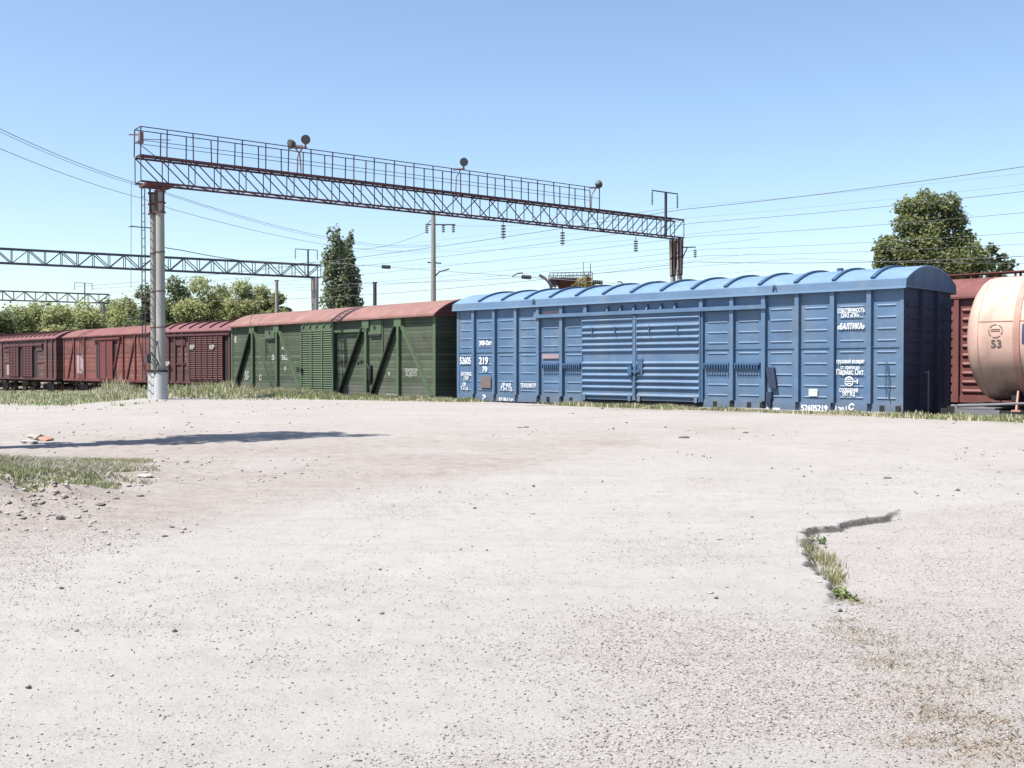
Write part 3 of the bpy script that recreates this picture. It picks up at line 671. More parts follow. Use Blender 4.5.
# ------------------------------------------------------------ the green boxcar
fg = Frame(G2, G1, RZ); gl2 = fg.L/2
green = empty('boxcar', fg.loc, fg.rz)
tag(green, 'green planked boxcar with louvred sliding door, diagonal braces and faded pink roof', 'boxcar', 'goods wagons standing in the yard')
ZG = 4.04
b = MB(); b.box(-gl2, gl2, -1.5, 1.5, Z0, ZG+0.02); b.build('body', M['green'], green)
roof_part(green, fg, 'pink_roof', ZG, 0.07, 4.68, 0.16, (), endoh=0.10)
for sx in (-1, 1):
    b = MB(); b.prism_x(arc_profile(2.94, ZG+0.02, 0.07, 4.64, 0.12), min(sx*(gl2+0.102), sx*(gl2+0.112)), max(sx*(gl2+0.102), sx*(gl2+0.112))); b.build('gable', M['red_steel'], green)
gs = lambda px: fg.at(px)
gposts = [gs(254.4), gs(278.7), gs(368.1), gs(400.2)]
for x in gposts:
    for sg in (-1, 1):
        b = MB(); b.box(x-0.065, x+0.065, min(sg*1.5, sg*1.63), max(sg*1.5, sg*1.63), Z0, ZG); b.box(x-0.22, x+0.22, min(sg*1.5, sg*1.635), max(sg*1.5, sg*1.635), 3.68, ZG-0.01); b.build('post', M['green_steel'], green)
for x in (-gl2, gl2):
    sx = 1 if x > 0 else -1
    for sg in (-1, 1):
        b = MB(); b.box(min(x+0.02*sx, x-0.13*sx), max(x+0.02*sx, x-0.13*sx), sg*1.49, sg*1.53, Z0-0.02, ZG); b.build('corner_post', M['green_steel'], green)
    for y in (-0.5, 0.5):
        b = MB(); b.box(min(x, x+0.1*sx), max(x, x+0.1*sx), y-0.06, y+0.06, Z0, ZG); b.build('end_post', M['green_steel'], green)
for (pt, pb) in ((252.5, 236.5), (256.5, 275), (281, 302.5), (364.8, 341), (397, 373.5), (403, 433)):
    add_brace(green, gs(pt), 3.72, gs(pb), 1.12, fg, M['green_steel'] if pb > pt else M['green_dark'], wd=0.10 if pb > pt else 0.07, dp=0.12 if pb > pt else 0.18)
for (a, c_) in ((266.3, 275.8), (369.6, 382.4)):
    x0, x1 = gs(a), gs(c_)
    b = MB(); b.box(x0, x1, -1.56, -1.50, 3.42, 3.96); h = b.build('hatch', M['green_steel'], green)
    b = MB(); b.box(x0+0.1, x1-0.05, -1.575, -1.56, 3.36, 3.44); b.disc(((x0+x1)/2, -1.57, 3.7), (0,1,0), 0.07, 0.03, 10); b.build('latch', M['black'], h)
    xx = x0-0.03 if a < 300 else x1+0.05
    b = MB(); b.box(xx-0.03, xx+0.03, -1.54, -1.50, 2.55, 4.0); b.build('hatch_guide', M['green_steel'], green)
dx0, dx1, dx2 = gs(304.2), gs(335.6), gs(368.0)
b = MB(); b.box(dx0, dx1, -1.60, -1.50, 1.10, 3.68)
for z in np.arange(1.22, 3.64, 0.093):
    for k in range(3):
        a = dx0+0.04+(dx1-dx0-0.02)*k/3; c_ = a+(dx1-dx0)/3-0.11
        b.prism_x([(-1.598,z),(-1.64,z+0.012),(-1.598,z+0.062)], a, c_)
for k in range(4): x = dx0+(dx1-dx0)*k/3; b.box(x-0.045, x+0.045, -1.655, -1.60, 1.10, 3.66)
gd = b.build('door', M['green_steel'], green)
b = MB(); b.box(dx0-0.25, dx0+0.1, -1.70, -1.66, 2.02, 2.10); b.box(dx0-0.28,dx0-0.16,-1.72,-1.66,1.96,2.16); b.box(dx0+0.02,dx0+0.12,-1.71,-1.65,1.98,2.12); b.build('lock', M['black'], gd)
b = MB(); b.box(dx0-0.02, dx1+0.02, -1.63, -1.55, 1.05, 1.15); b.build('door_runner', M['greysteel'], gd)
b = MB(); b.box(dx0-0.05, dx1, -1.62, -1.50, 3.68, ZG-0.02)
for k in range(5): x = dx0+0.15+(dx1-dx0-0.3)*k/4; b.bar((x-0.06,-1.63,3.80),(x+0.06,-1.63,3.92),0.06,0.06)
b.build('door_header', M['green_steel'], green)
b = MB(); b.box(dx1, dx2+0.1, -1.63, -1.50, 3.55, 3.66); b.build('door_rail', M['green_steel'], green)
b = MB(); b.box(dx1+0.01, dx1+0.12, -1.53, -1.502, 1.10, 3.55); b.build('door_gap_shade', M['black'], green)  # black strip painting in the dark gap right of the door leaf
b = MB()
for q in np.arange(dx1+0.15, dx2-0.05, 0.23): b.bar((q,-1.53,2.38),(q+0.16,-1.53,2.40+0.03*math.sin(q*9)),0.03,0.05)
b.build('chain', M['black'], green)
b = MB(); x = dx2+0.22; b.prism_x([(-1.6,1.7),(-1.6,2.25),(-1.52,2.25),(-1.52,1.7)], x-0.1, x+0.1); b.tube([(x-0.2,-1.58,2.35),(x,-1.6,2.1),(x+0.05,-1.6,1.6),(x-0.15,-1.58,1.2)],0.04,6); b.build('brake_rigging', M['black'], green)
def TG(s, px, py, size, w=None, **k):
    k.pop('wscale', None); x, z = fg.at(px, py); o = text_part(s, fg, green, x, z, size, y=-1.508, mat='offwhite', **k)
    if w: fit_text(o, x, fg.at(px+w/2)-fg.at(px-w/2))
    return o
TG('51', 274.3, 357.7, 0.32, w=4.6, bold=0.014); TG('5625', 285.8, 357.7, 0.32, w=8.0, bold=0.014)
TG('ж.д', 284.2, 348, 0.20, w=5, bold=0.01); TG('Е', 236, 340, 0.34, bold=0.02); TG('КР\nДР', 247, 375.5, 0.24, w=4.5, bold=0.008); TG('С', 260.5, 378, 0.32, bold=0.015)
TG('в', 285.5, 368.3, 0.28, bold=0.01); TG('приписан\nВ-ДЕПО', 411.5, 372.2, 0.20, w=13, bold=0.004); TG('о', 389.3, 373.5, 0.22, bold=0.01); TG('ТАРА', 392, 397.0, 0.26, w=11, bold=0.006)
underframe(green, fg, Z0)

# ------------------------------------------------------------ the red and maroon boxcars at the left
ZR2 = -0.60
def plank_car(label, fr, pm, sm_, rm, posts_px, braces_px=(), ribbed=False, door=None, rails=(), z0=1.1, ze=3.92, zp=4.5, extra=None):
    r = empty('boxcar', fr.loc, fr.rz); tag(r, label, 'boxcar', 'goods wagons standing in the yard')
    l2 = fr.L/2
    b = MB(); b.box(-l2, l2, -1.5, 1.5, z0, ze+0.02); b.build('body', M[pm], r)
    ribs = np.arange(-l2+0.5, l2-0.2, 0.92) if ribbed else ()
    roof_part(r, fr, rm, ze, 0.05, zp, 0.10, ribs, sm_, rib_w=0.1, rib_h=0.07)
    for px in posts_px:
        x = fr.at(px)
        for sg in (-1, 1):
            b = MB(); b.box(x-0.07, x+0.07, min(sg*1.5, sg*1.59), max(sg*1.5, sg*1.59), z0, ze); b.build('post', M[sm_], r)
    for x in (-l2, l2):
        sx = 1 if x > 0 else -1
        b = MB(); b.box(min(x+0.02*sx, x-0.12*sx), max(x+0.02*sx, x-0.12*sx), -1.54, -1.49, z0-0.02, ze); b.build('corner_post', M[sm_], r)
        for y in (-0.5, 0.5):
            b = MB(); b.box(min(x, x+0.1*sx), max(x, x+0.1*sx), y-0.06, y+0.06, z0, ze); b.build('end_post', M[sm_], r)
    b = MB(); b.box(-l2, l2, -1.56, -1.50, z0-0.10, z0+0.06); b.build('side_sill', M[sm_], r)
    for (a, c_) in braces_px: add_brace(r, fr.at(a), ze-0.2, fr.at(c_), z0+0.05, fr, M[sm_], wd=0.15, dp=0.08)
    for (a, c_, z, mt) in rails:
        x0, x1 = fr.at(a), fr.at(c_); b = MB(); b.box(x0, x1, -1.66, -1.50, z-0.06, z+0.06); b.build('door_rail', M[mt], r)
    if door: door(r, fr)
    underframe(r, fr, z0)
    return r
def louvre_door(r, fr, a, c_, mat, zl=1.15, zh=3.62, nb=3, yb=-1.60):
    x0, x1 = fr.at(a), fr.at(c_); b = MB(); b.box(x0, x1, yb, -1.50, zl, zh)
    for z in np.arange(zl+0.1, zh-0.08, 0.12):
        for k in range(nb):
            p = x0+0.05+(x1-x0)*k/nb; q = p+(x1-x0)/nb-0.12; b.prism_x([(yb+0.002,z),(yb-0.045,z+0.014),(yb+0.002,z+0.08)], p, q)
    for k in range(nb+1): x = x0+(x1-x0)*k/nb; b.box(x-0.04, x+0.04, yb-0.06, yb, zl, zh)
    return b.build('door', M[mat], r)
def dark_gap(r, fr, a, c_, zl=1.2, zh=3.6):
    x0, x1 = fr.at(a), fr.at(c_); b = MB(); b.box(x0, x1, -1.512, -1.502, zl, zh); b.build('door_gap', M['black'], r)
fr2 = Frame((-30.6, 71.8), (-21.35, 62.0), ZR2)
def d2(r, fr):
    dark_gap(r, fr, 96.4, 116.7, 1.2, 3.5)
    x0, x1 = fr.at(100.8), fr.at(114.3); b = MB(); b.box(x0, x1, -1.60, -1.515, 1.15, 3.55)
    for q in (0, 0.5, 1): x = x0+(x1-x0)*q; b.box(x-0.05, x+0.05, -1.64, -1.60, 1.15, 3.55)
    b.build('door', M['red_steel'], r)
    x0, x1 = fr.at(77), fr.at(84); b = MB(); b.box(x0, x1, -1.512, -1.503, 1.5, 2.7); b.build('bare_patch', M['rustpink'], r)
plank_car('bright red planked boxcar with smooth roof, left of the concrete pole', fr2, 'red_plank', 'red_steel', 'red_roof',
          [75, 85.3, 124, 136], [(74.5, 68.3), (121, 112.5), (135.5, 127), (139, 147)], door=d2, rails=[(94.5, 122, 3.70, 'red_steel')])
fr1 = Frame((-41.6, 83.7), (-31.75, 73.3), ZR2)
def d1(r, fr):
    dark_gap(r, fr, 20.5, 37.5, 1.2, 3.4); louvre_door(r, fr, 24.5, 34.0, 'maroon_steel', nb=3); louvre_door(r, fr, 11.5, 20.3, 'maroon_steel', nb=3)
    b = MB(); x0, x1 = fr.at(7), fr.at(11); b.box(x0, x1, -1.512, -1.503, 1.3, 2.1); b.build('bare_patch', M['rustpink'], r)
    for (a, c_) in ((4.5, 10), (37, 43)):
        x0, x1 = fr.at(a), fr.at(c_); b = MB(); b.box(x0, x1, -1.56, -1.50, 3.1, 3.45); b.build('hatch', M['maroon_steel'], r)
        b = MB(); b.box(x0-0.1, x1+0.2, -1.55, -1.50, 2.2, 2.3); b.build('stake_pocket', M['maroon_steel'], r)
plank_car('dark maroon boxcar with ribbed roof at the far left end of the train', fr1, 'maroon_plank', 'maroon_steel', 'maroon_roof',
          [3, 47.5, 53.2], ribbed=True, door=d1, rails=[(5, 44, 3.52, 'maroon_steel')])
dd3 = np.array([0.80, -0.60]); l3 = np.array([-20.15, 60.7])
fr3 = Frame(l3, l3+dd3*13.8, ZR2)
def d3(r, fr):
    louvre_door(r, fr, 191.5, 208.5, 'maroon_steel', nb=3); louvre_door(r, fr, 208.8, 224.3, 'maroon_steel', nb=3)
    dark_gap(r, fr, 224.4, 229, 1.2, 3.6)
    for (a, c_) in ((175.5, 186),):
        x0, x1 = fr.at(a), fr.at(c_); b = MB(); b.box(x0, x1, -1.56, -1.50, 3.15, 3.5); b.build('hatch', M['maroon_steel'], r)
        b = MB(); b.box(x0, x1, -1.56, -1.50, 2.05, 2.15); b.build('stake_pocket', M['maroon_steel'], r)
    for (px, py) in ((194.8, 347.5), (214.5, 347.5), (170, 364)):
        x, z = fr.at(px, py); text_part('КР', fr, r, x, z, 0.32, mat='offwhite', y=-1.67, bold=0.02)
plank_car('maroon boxcar with ribbed pinkish roof, between the concrete pole and the green boxcar', fr3, 'maroon_plank', 'maroon_steel', 'maroon_roof',
          [169.5, 176, 183.5, 230.5], ribbed=True, door=d3, rails=[(168, 231, 3.72, 'maroon_steel')])

# ------------------------------------------------------------ red boxcar behind the blue one, right
f4l = np.array([13.3, 32.0]) - DT*8.0
fr4 = Frame(f4l, f4l+DT*15.7, RZ)
red4 = empty('boxcar', fr4.loc, fr4.rz)
tag(red4, 'red all-metal boxcar with roof walkway, partly hidden behind the blue boxcar and the tank wagon', 'boxcar', 'goods wagons standing in the yard')
z0, ze = 1.12, 4.28; l4 = fr4.L/2
b = MB(); b.box(-l4, l4, -1.5, 1.5, z0, ze+0.02)
px4 = [fr4.at(957)+k*1.22 for k in range(-8, 9)]; px4 = [x for x in px4 if -l4+0.3 < x < l4-0.3]
e4 = [-l4]+px4+[l4]
for i in range(len(e4)-1):
    for z in np.arange(1.45, 4.1, 0.27): pressed(b, e4[i]+0.13, e4[i+1]-0.13, z, -1.5, -1, h=0.11, dp=0.05)
b.box(-l4, l4, -1.53, -1.5, z0, 1.32)
b.build('body', M['oxide'], red4)
for x in px4:
    b = MB(); b.box(x-0.07, x+0.07, -1.60, -1.5, z0, ze); b.build('post', M['oxide'], red4)
ro = roof_part(red4, fr4, 'oxide', ze, 0.12, 4.95, 0.10, ())
b = MB(); b.box(-l4, l4, -0.3, 0.3, 5.06, 5.10)
for x in np.arange(-l4+0.4, l4, 1.3): b.box(x-0.03, x+0.03, -0.26, -0.22, 4.88, 5.06); b.box(x-0.03, x+0.03, 0.22, 0.26, 4.88, 5.06)
b.build('roof_walkway', M['red_steel'], red4)
underframe(red4, fr4, z0)

# ------------------------------------------------------------ the tank wagon
tl = A_ + DT*1.25
ft = Frame(tl, tl+DT*11.0, RZ)
tank = empty('tank_wagon', ft.loc, ft.rz)
tag(tank, 'peach-coloured tank wagon cut off by the right side of the picture', 'tank wagon')
tl2 = ft.L/2; Rt = 1.50; zc = 2.87; xs0 = -tl2+0.50
def lathe_x(mb, prof, zc, n=64, y0=0):
    b = len(mb.v)
    for (x, r) in prof:
        for k in range(n): t = 2*math.pi*k/n; mb.v.append((x, y0+r*math.cos(t), zc+r*math.sin(t)))
    for i in range(len(prof)-1):
        for k in range(n): k2 = (k+1) % n; mb.f.append((b+i*n+k, b+i*n+k2, b+(i+1)*n+k2, b+(i+1)*n+k))
b = MB(); prof = []
for k in range(9): t = math.pi/2*k/8; prof.append((xs0-0.50*math.cos(t), max(0.01, Rt*math.sin(t)**0.8)))
for k in range(1, 9): t = math.pi/2*k/8; prof.append((-xs0+0.50*math.sin(t), max(0.01, Rt*math.cos(t)**0.8)))
lathe_x(b, prof, zc); b.build('tank_shell', M['tank'], tank, smooth=True)
for x in (xs0+0.01, xs0+3.2, -xs0-3.2):
    b = MB(); lathe_x(b, [(x-0.012, Rt-0.01), (x-0.012, Rt+0.006), (x+0.012, Rt+0.006), (x+0.012, Rt-0.01)], zc); b.build('weld_seam', M['tank_dirty'], tank, smooth=True)
b = MB(); b.box(xs0, -xs0, -Rt*0.975, -Rt*0.965, zc+0.37, zc+0.385); b.build('weld_seam', M['tank_dirty'], tank)
sx_ = ft.at(1015.5)
for x in (sx_, -xs0-1.55):
    b = MB(); lathe_x(b, [(x-0.07, Rt-0.01), (x-0.07, Rt+0.022), (x+0.07, Rt+0.022), (x+0.07, Rt-0.01)], zc); b.build('strap', M['tank_dirty'], tank, smooth=True)
b = MB(); b.tube([(0,0,zc+Rt-0.05),(0,0,zc+Rt+0.22)], 0.42, 20); b.build('dome', M['tank'], tank)
b = MB(); b.box(-tl2, tl2, -0.25, 0.25, 1.0, 1.32); b.box(-tl2+0.06, tl2-0.06, -1.45, -1.30, 1.02, 1.18); b.box(-tl2+0.06, tl2-0.06, 1.30, 1.45, 1.02, 1.18)
for x in np.linspace(xs0+0.7, -xs0-0.7, 5): b.box(x-0.08, x+0.08, -1.0, 1.0, 1.32, 1.62)
b.build('chassis', M['black'], tank)
for sx in (-1, 1):
    b = MB(); b.box(min(sx*tl2, sx*(tl2-0.06)), max(sx*tl2, sx*(tl2-0.06)), -1.5, 1.5, 0.95, 1.30); b.build('end_beam', M['greysteel'], tank)
b = MB(); b.box(-tl2+0.01, -tl2+1.02, -1.52, -1.48, 0.93, 1.19); b.build('side_plate', M['greysteel'], tank)
b = MB(); b.bar((-tl2+1.0,-1.44,1.02),(sx_,-1.42,0.98),0.06,0.10); b.tube([(-tl2+0.6,-1.3,0.85),(-tl2+2.4,-1.3,0.80)],0.05,8); b.build('brake_pipe', M['black'], tank)
b = MB(); b.box(-tl2+0.0, -tl2+0.9, -1.48, 1.48, 1.20, 1.23); b.build('end_platform', M['greysteel'], tank)
b = MB(); b.tube([(-tl2-0.1,-1.45,1.26),(-tl2+0.5,-1.46,1.29),(-tl2+1.3,-1.4,1.34),(-tl2+1.9,-1.2,1.36)], 0.035, 8); b.build('handrail', M['greysteel'], tank)
for x in (sx_, -xs0-1.55):
    b = MB(); b.prism_x([(-1.46,1.16),(-1.30,1.16),(-1.28,1.62),(-1.31,1.64)], x-0.02, x+0.02); b.box(x-0.10, x+0.10, -1.47, -1.28, 1.16, 1.20); b.build('strap_anchor', M['tank_dirty'], tank)
def wrap_text(s, x, z, size, mat, bold=0.0, wscale=1.0):
    o = text_part(s, ft, tank, 0, 0, size, mat=mat, y=0, bold=bold, wscale=wscale)
    for v in o.data.vertices:
        zz = v.co.z + z - zc; rr = Rt+0.008-v.co.y*0.2; a = zz/Rt
        v.co = Vector((v.co.x+x, -rr*math.cos(a), zc+rr*math.sin(a)))
    return o
def wrap_box(name, x0, x1, z0, z1, mat, off=0.006, parent=None):
    b = MB(); n = 6
    for i in range(n+1):
        a = (z0+(z1-z0)*i/n-zc)/Rt
        for r_ in (Rt-0.01, Rt+off):
            for x in (x0, x1): b.v.append((x, -r_*math.cos(a), zc+r_*math.sin(a)))
    for i in range(n):
        q = i*4; b.f += [(q+2,q+3,q+7,q+6),(q,q+4,q+5,q+1),(q,q+2,q+6,q+4),(q+1,q+5,q+7,q+3)]
    b.f += [(0,1,3,2),(n*4,n*4+2,n*4+3,n*4+1)]
    return b.build(name, M[mat], tank)
ex = ft.at(995)
wrap_text('53', ex+0.02, 2.72, 0.25, 'darkink', bold=0.006)
b = MB()
for k in range(22):
    a0, a1 = 2*math.pi*k/22, 2*math.pi*(k+1)/22; rr = 0.15
    def pt(a): zz = 3.02-zc+rr*math.sin(a); t = zz/Rt; return (ex+rr*math.cos(a), -(Rt+0.004)*math.cos(t), zc+(Rt+0.004)*math.sin(t))
    if k % 5 != 4: b.bar(pt(a0), pt(a1), 0.008, 0.018)
for zz in (3.02, 3.06): 
    t = (zz-zc)/Rt; b.bar((ex-0.10, -(Rt+0.004)*math.cos(t), zc+(Rt+0.004)*math.sin(t)), (ex+0.10, -(Rt+0.004)*math.cos(t), zc+(Rt+0.004)*math.sin(t)), 0.008, 0.015)
b.build('emblem', M['darkink'], tank)
wrap_box('number_panel', sx_+0.13, sx_+1.45, 2.72, 3.18, 'navy')
wrap_text('695', sx_+0.38, 3.05, 0.24, 'white', bold=0.012, wscale=0.8); wrap_text('БЕНЗИН', sx_+0.6, 2.83, 0.16, 'white', bold=0.006)
underframe(tank, ft, 1.1)

# tracks
cl = lambda p: np.array(p)
trA = [A_+DT*60, A_, B_, (B_+G1)/2, G1, G2, np.array([-17.0, 54.2]), np.array([-21.4, 61.6]), np.array([-30.6, 71.8]), np.array([-41.6, 83.7]), np.array([-66, 110.0])]
track([p for p in np.array(offset_line(np.array(trA), -1.5))][::1], RZ) 
pB = fr4.l + fr4.n*1.5
track([pB+DT*60, pB, pB-DT*20, pB-DT*45, pB-DT*70+np.array([-0.5, 3])], RZ)

# ------------------------------------------------------------ signal gantries
def lattice(Lb, wdt, ht, mode, ch=0.065, web=0.029):
    """box lattice girder, origin under its near left lower chord; x along, y across, z up"""
    ch_mb, wb = MB(), MB()
    n = int(round(Lb))
    st = Lb/n
    for f, y in ((0, 0.0), (1, wdt)):
        for z in (0, ht): ch_mb.box(0, Lb, y-ch/2, y+ch/2, z-ch/2, z+ch/2)
        for i in range(n+1):
            x = i*st; wb.bar((x, y, 0), (x, y, ht), web)
            if i < n:
                down = (x < Lb*(0.46 if f == 0 else 0.80)) if mode == 0 else (i % 2 == 0)
                if down: wb.bar((x, y, ht), (x+st, y, 0), web*1.2)
                else: wb.bar((x, y, 0), (x+st, y, ht), web*1.2)
    for i in range(n+1):
        x = i*st
        for z in (0, ht): wb.bar((x, 0, z), (x, wdt, z), web)
        if i < n:
            for z in (0,): wb.bar((x, 0, z), (x+st, wdt, z), web)
    return ch_mb, wb
def insulator(mb, p, n=5, r=0.065, pitch=0.075, ax=(0,0,-1)):
    p = Vector(p); ax = Vector(ax).normalized()
    for k in range(n): mb.disc(p+ax*pitch*(k+0.5), ax, r, pitch*0.45, 10); 
    mb.tube([p-ax*0.05, p+ax*(pitch*n+0.05)], 0.014, 6)
def t_mast(root, x, y, z0, zt, arm, mat, drop=0.35):
    """post through the girder with a cross arm and two hanging strings"""
    m = MB(); m.bar((x, y, z0), (x, y, zt), 0.10); m.bar((x-arm[0], y, zt-0.02), (x+arm[1], y, zt-0.02), 0.05)
    mast = m.build('mast', mat, root)
    for xx in (x-arm[0]+0.03, x+arm[1]-0.03):
        i = MB(); insulator(i, (xx, y, zt-0.10), n=7, r=0.05, pitch=0.09); i.build('insulator', M['glassins'], mast)
BO = np.array([-13.20, 37.50]); BE = np.array([9.40, 54.45])
bd = BE-BO; BL = float(np.hypot(*bd)); bd = bd/BL; brz = math.atan2(bd[1], bd[0])
BL = ((683.5-512)/F*BO[1]-BO[0])/(bd[0]-(683.5-512)/F*bd[1])
def ground_z(x, y): return float(height(np.array([x]), np.array([y]))[0])
ZB = EYE+6.60
gz = 0.17
gan = empty('signal_gantry', (BO[0], BO[1], gz), brz)
tag(gan, 'nearest and largest lattice gantry, with railed walkway on twin concrete poles', 'gantry', 'lattice gantries over the tracks')
zb = ZB-gz
cm, wb = lattice(BL, 0.66, 0.91, 0)
for o, nm, mt in ((cm, 'chord', 'trussrust'), (wb, 'lattice', 'truss')):
    o.v = [(a, b_, c_+zb) for a, b_, c_ in o.v]; o.build(nm, M[mt], gan)
dkm = MB()
for yy in (0.12, 0.33, 0.54): dkm.box(0, BL-0.3, yy-0.03, yy+0.03, zb+0.945, zb+0.975)
for xx in np.arange(0.2, BL-0.4, 0.5): dkm.box(xx-0.02, xx+0.02, 0.05, 0.61, zb+0.93, zb+0.944); dkm.build('walkway', M['trussrust'], gan)
rmb = MB(); RL = ((599-512)/F*BO[1]-BO[0])/(bd[0]-(599-512)/F*bd[1]); zt = zb+0.95
for y in (-0.02, 0.68):
    off = 0.0
    for h in (0.5, 0.98): rmb.bar((off, y, zt+h), (RL, y, zt+h), 0.03 if h > 0.6 else 0.018)
    for k in range(24):
        x = k*RL/23
        rmb.bar((x+random.uniform(-0.03,0.03), y, zt), (x, y, zt+0.98), 0.035)
for h in (0.5, 0.98): rmb.bar((0, -0.02, zt+h), (0, 0.68, zt+h), 0.03)
rmb.build('railing', M['truss'], gan)
def gl(px, face=0):
    """distance along the girder of a picture column"""
    k = (px-512)/F; o = BO + (np.array([-bd[1], bd[0]])*0.66 if face else 0)
    return (k*o[1]-o[0])/(bd[0]-k*bd[1])
cols_x = []
for (px, y) in ((161.2, 0.02), (154.2, 0.64)):
    x = gl(px, y > 0.3); b = MB(); b.tube([(x, y, -0.6), (x, y, zb-0.3)], [0.165 if y < 0.3 else 0.14, 0.145 if y < 0.3 else 0.12], 20)
    c_ = b.build('column', M['conc'], gan, smooth=True); cols_x.append(x)
    for z in (2.6, 3.9, 5.3): b = MB(); b.disc((x, y, z), (0,0,1), 0.168 if y < 0.3 else 0.143, 0.035, 16); b.build('band', M['trussrust'], c_)
xm = sum(cols_x)/2
b = MB(); b.tube([(cols_x[0], 0.02, -0.5), (cols_x[0], 0.02, 0.98)], [0.24, 0.225], 20); b.tube([(cols_x[1], 0.64, -0.5), (cols_x[1], 0.64, 0.98)], [0.24, 0.225], 20); b.box(cols_x[1]-0.15, cols_x[0]+0.15, 0.1, 0.55, -0.5, 0.93)
b.build('column_base', M['limewash'], gan, smooth=True)
b = MB(); b.tube([(cols_x[0], 0.02, 0.98), (cols_x[0], 0.02, 1.05)], [0.25, 0.25], 20); b.tube([(cols_x[1], 0.64, 0.98), (cols_x[1], 0.64, 1.05)], [0.25, 0.25], 20); b.build('collar', M['black'], gan)
b = MB()
for (x, y) in ((cols_x[0], 0.02), (cols_x[1], 0.64)):
    for q in range(4): a = q*math.pi/2+0.5; b.bar((x+0.17*math.cos(a), y+0.17*math.sin(a), zb-1.05), (x+0.17*math.cos(a), y+0.17*math.sin(a), zb-0.04), 0.05)
    for z in (zb-1.05, zb-0.7, zb-0.3): b.disc((x, y, z), (0,0,1), 0.20, 0.05, 14)
b.box(xm-0.5, xm+0.5, -0.1, 0.76, zb-0.12, zb-0.04)
b.build('pole_cap_bracket', M['trussrust'], gan)
b = MB(); lx = cols_x[1]-0.42
for y in (0.3, 0.66): b.bar((lx, y, 0.6), (lx, y, zb), 0.03)
for z in np.arange(0.7, zb, 0.3): b.bar((lx, 0.3, z), (lx, 0.66, z), 0.022)
for z in (2.9, 4.7, 6.2): b.bar((lx-0.45, 0.48, z), (lx+0.3, 0.48, z), 0.035); b.bar((lx-0.45,0.3,z),(lx-0.45,0.66,z),0.03)
b.bar((lx-0.45, 0.48, 4.0), (lx-0.42, 0.48, zb), 0.012)
b.build('ladder', M['truss'], gan)
b = MB(); b.box(lx-0.02, lx+0.13, 0.1, 0.25, 1.3, 1.62); b.tube([(lx+0.1,0.0,1.7),(lx+0.3,-0.1,1.35),(lx+0.2,0,0.9)],0.03,6); b.tube([(lx+0.3,-0.05,2.1),(lx+0.2,-0.1,1.7)],0.025,6); b.build('junction_box', M['truss'], gan)
for (px, y) in ((679.6, 0.02), (672.4, 0.64)):
    x = gl(px, y > 0.3); b = MB(); b.tube([(x, y, -1.3), (x, y, zb-0.1)], [0.17, 0.12], 16); b.build('column', M['conc_dark'], gan, smooth=True)
    b = MB()
    for q in range(4): a = q*math.pi/2+0.5; b.bar((x+0.12*math.cos(a), y+0.12*math.sin(a), zb-1.9), (x+0.16*math.cos(a), y+0.16*math.sin(a), zb-0.03), 0.06)
    for z in (zb-1.9, zb-1.0): b.disc((x, y, z), (0,0,1), 0.16, 0.05, 14); b.build('rusty_sleeve', M['trussrust'], gan)
t_mast(gan, gl(664.5), -0.06, zb-0.05, zb+2.2, (0.98, 0.86), M['truss'])
x = gl(682.5); b = MB(); b.bar((x,0.02,zb-0.5),(x+0.95,0.02,zb-0.42),0.05); b.bar((x,0.02,zb-1.05),(x+0.35,0.02,zb-0.47),0.04); br_ = b.build('side_arm', M['truss'], gan)
b = MB(); insulator(b, (x+0.93,0.02,zb-0.55), n=4, r=0.085, pitch=0.1); b.build('insulator', M['glassins'], br_)
b = MB(); b.tube([(0.1,0.3,zt+0.45),(0.1,0.3,zt+0.85)],0.10,10); b.bar((0.1,0.3,zt),(0.45,0.3,zt+0.0),0.03); b.bar((-0.3,0.4,zt+0.72),(0.1,0.3,zt+0.75),0.04); b.bar((0.1,0.3,zt+0.6),(1.15,0.2,zt+0.68),0.025); b.bar((0.0,0.3,zt+0.45),(0.55,0.1,zt),0.03)
b.build('signal_casing', M['pinkrust'], gan)

def gworld(x, y, z):
    n_ = np.array([-bd[1], bd[0]]); p = BO+bd*x+n_*y; return Vector((p[0], p[1], z+gz))
def floodlight(px, py, aim, label, side):
    x = gl(px); zz = EYE+(HY-py)/F*float((BO+bd*x)[1])-gz
    base = gworld(x, -0.02, zt+0.98); r = empty('floodlight', base, 0)
    tag(r, label, 'floodlight', 'floodlights on the near gantry')
    top = Vector((0, 0, zz-(zt+0.98)))
    aim = Vector(aim).normalized()
    b = MB(); b.tube([(side*0.35, 0.1, -0.98), (side*0.32, 0.05, -0.3), (side*0.12, 0, 0.02)], 0.028, 6); b.bar((side*0.45, 0, 0.02), (-0.05*side, 0, 0.05), 0.07); b.tube([(0,0,0.03), tuple(top-Vector((0,0,0.12)))], 0.04, 6); b.build('bracket', M['pinkrust'], r)
    b = MB(); c0 = top-aim*0.16; b.tube([c0, c0+aim*0.08, c0+aim*0.16, c0+aim*0.24], [0.07, 0.15, 0.18, 0.185], 18, cap=True); h = b.build('housing', M['lamp'], r, smooth=True)
    b = MB(); b.disc(c0+aim*0.247, aim, 0.165, 0.012, 18); b.build('lens', M['lampglass'], h)
floodlight(292, 145, (-0.75,-0.6,-0.25), 'floodlight aimed left, left one of the pair clamped on the gantry railing', 1)
floodlight(306, 140.5, (0.3,-0.9,-0.2), 'higher floodlight of the pair, right of its twin on the gantry railing', -1)
floodlight(463.5, 163, (0.35,-0.9,0.0), 'single floodlight on the middle of the gantry railing', -1)
floodlight(598, 185, (0.7,0.6,0.3), 'single floodlight at the right end of the gantry railing', -1)
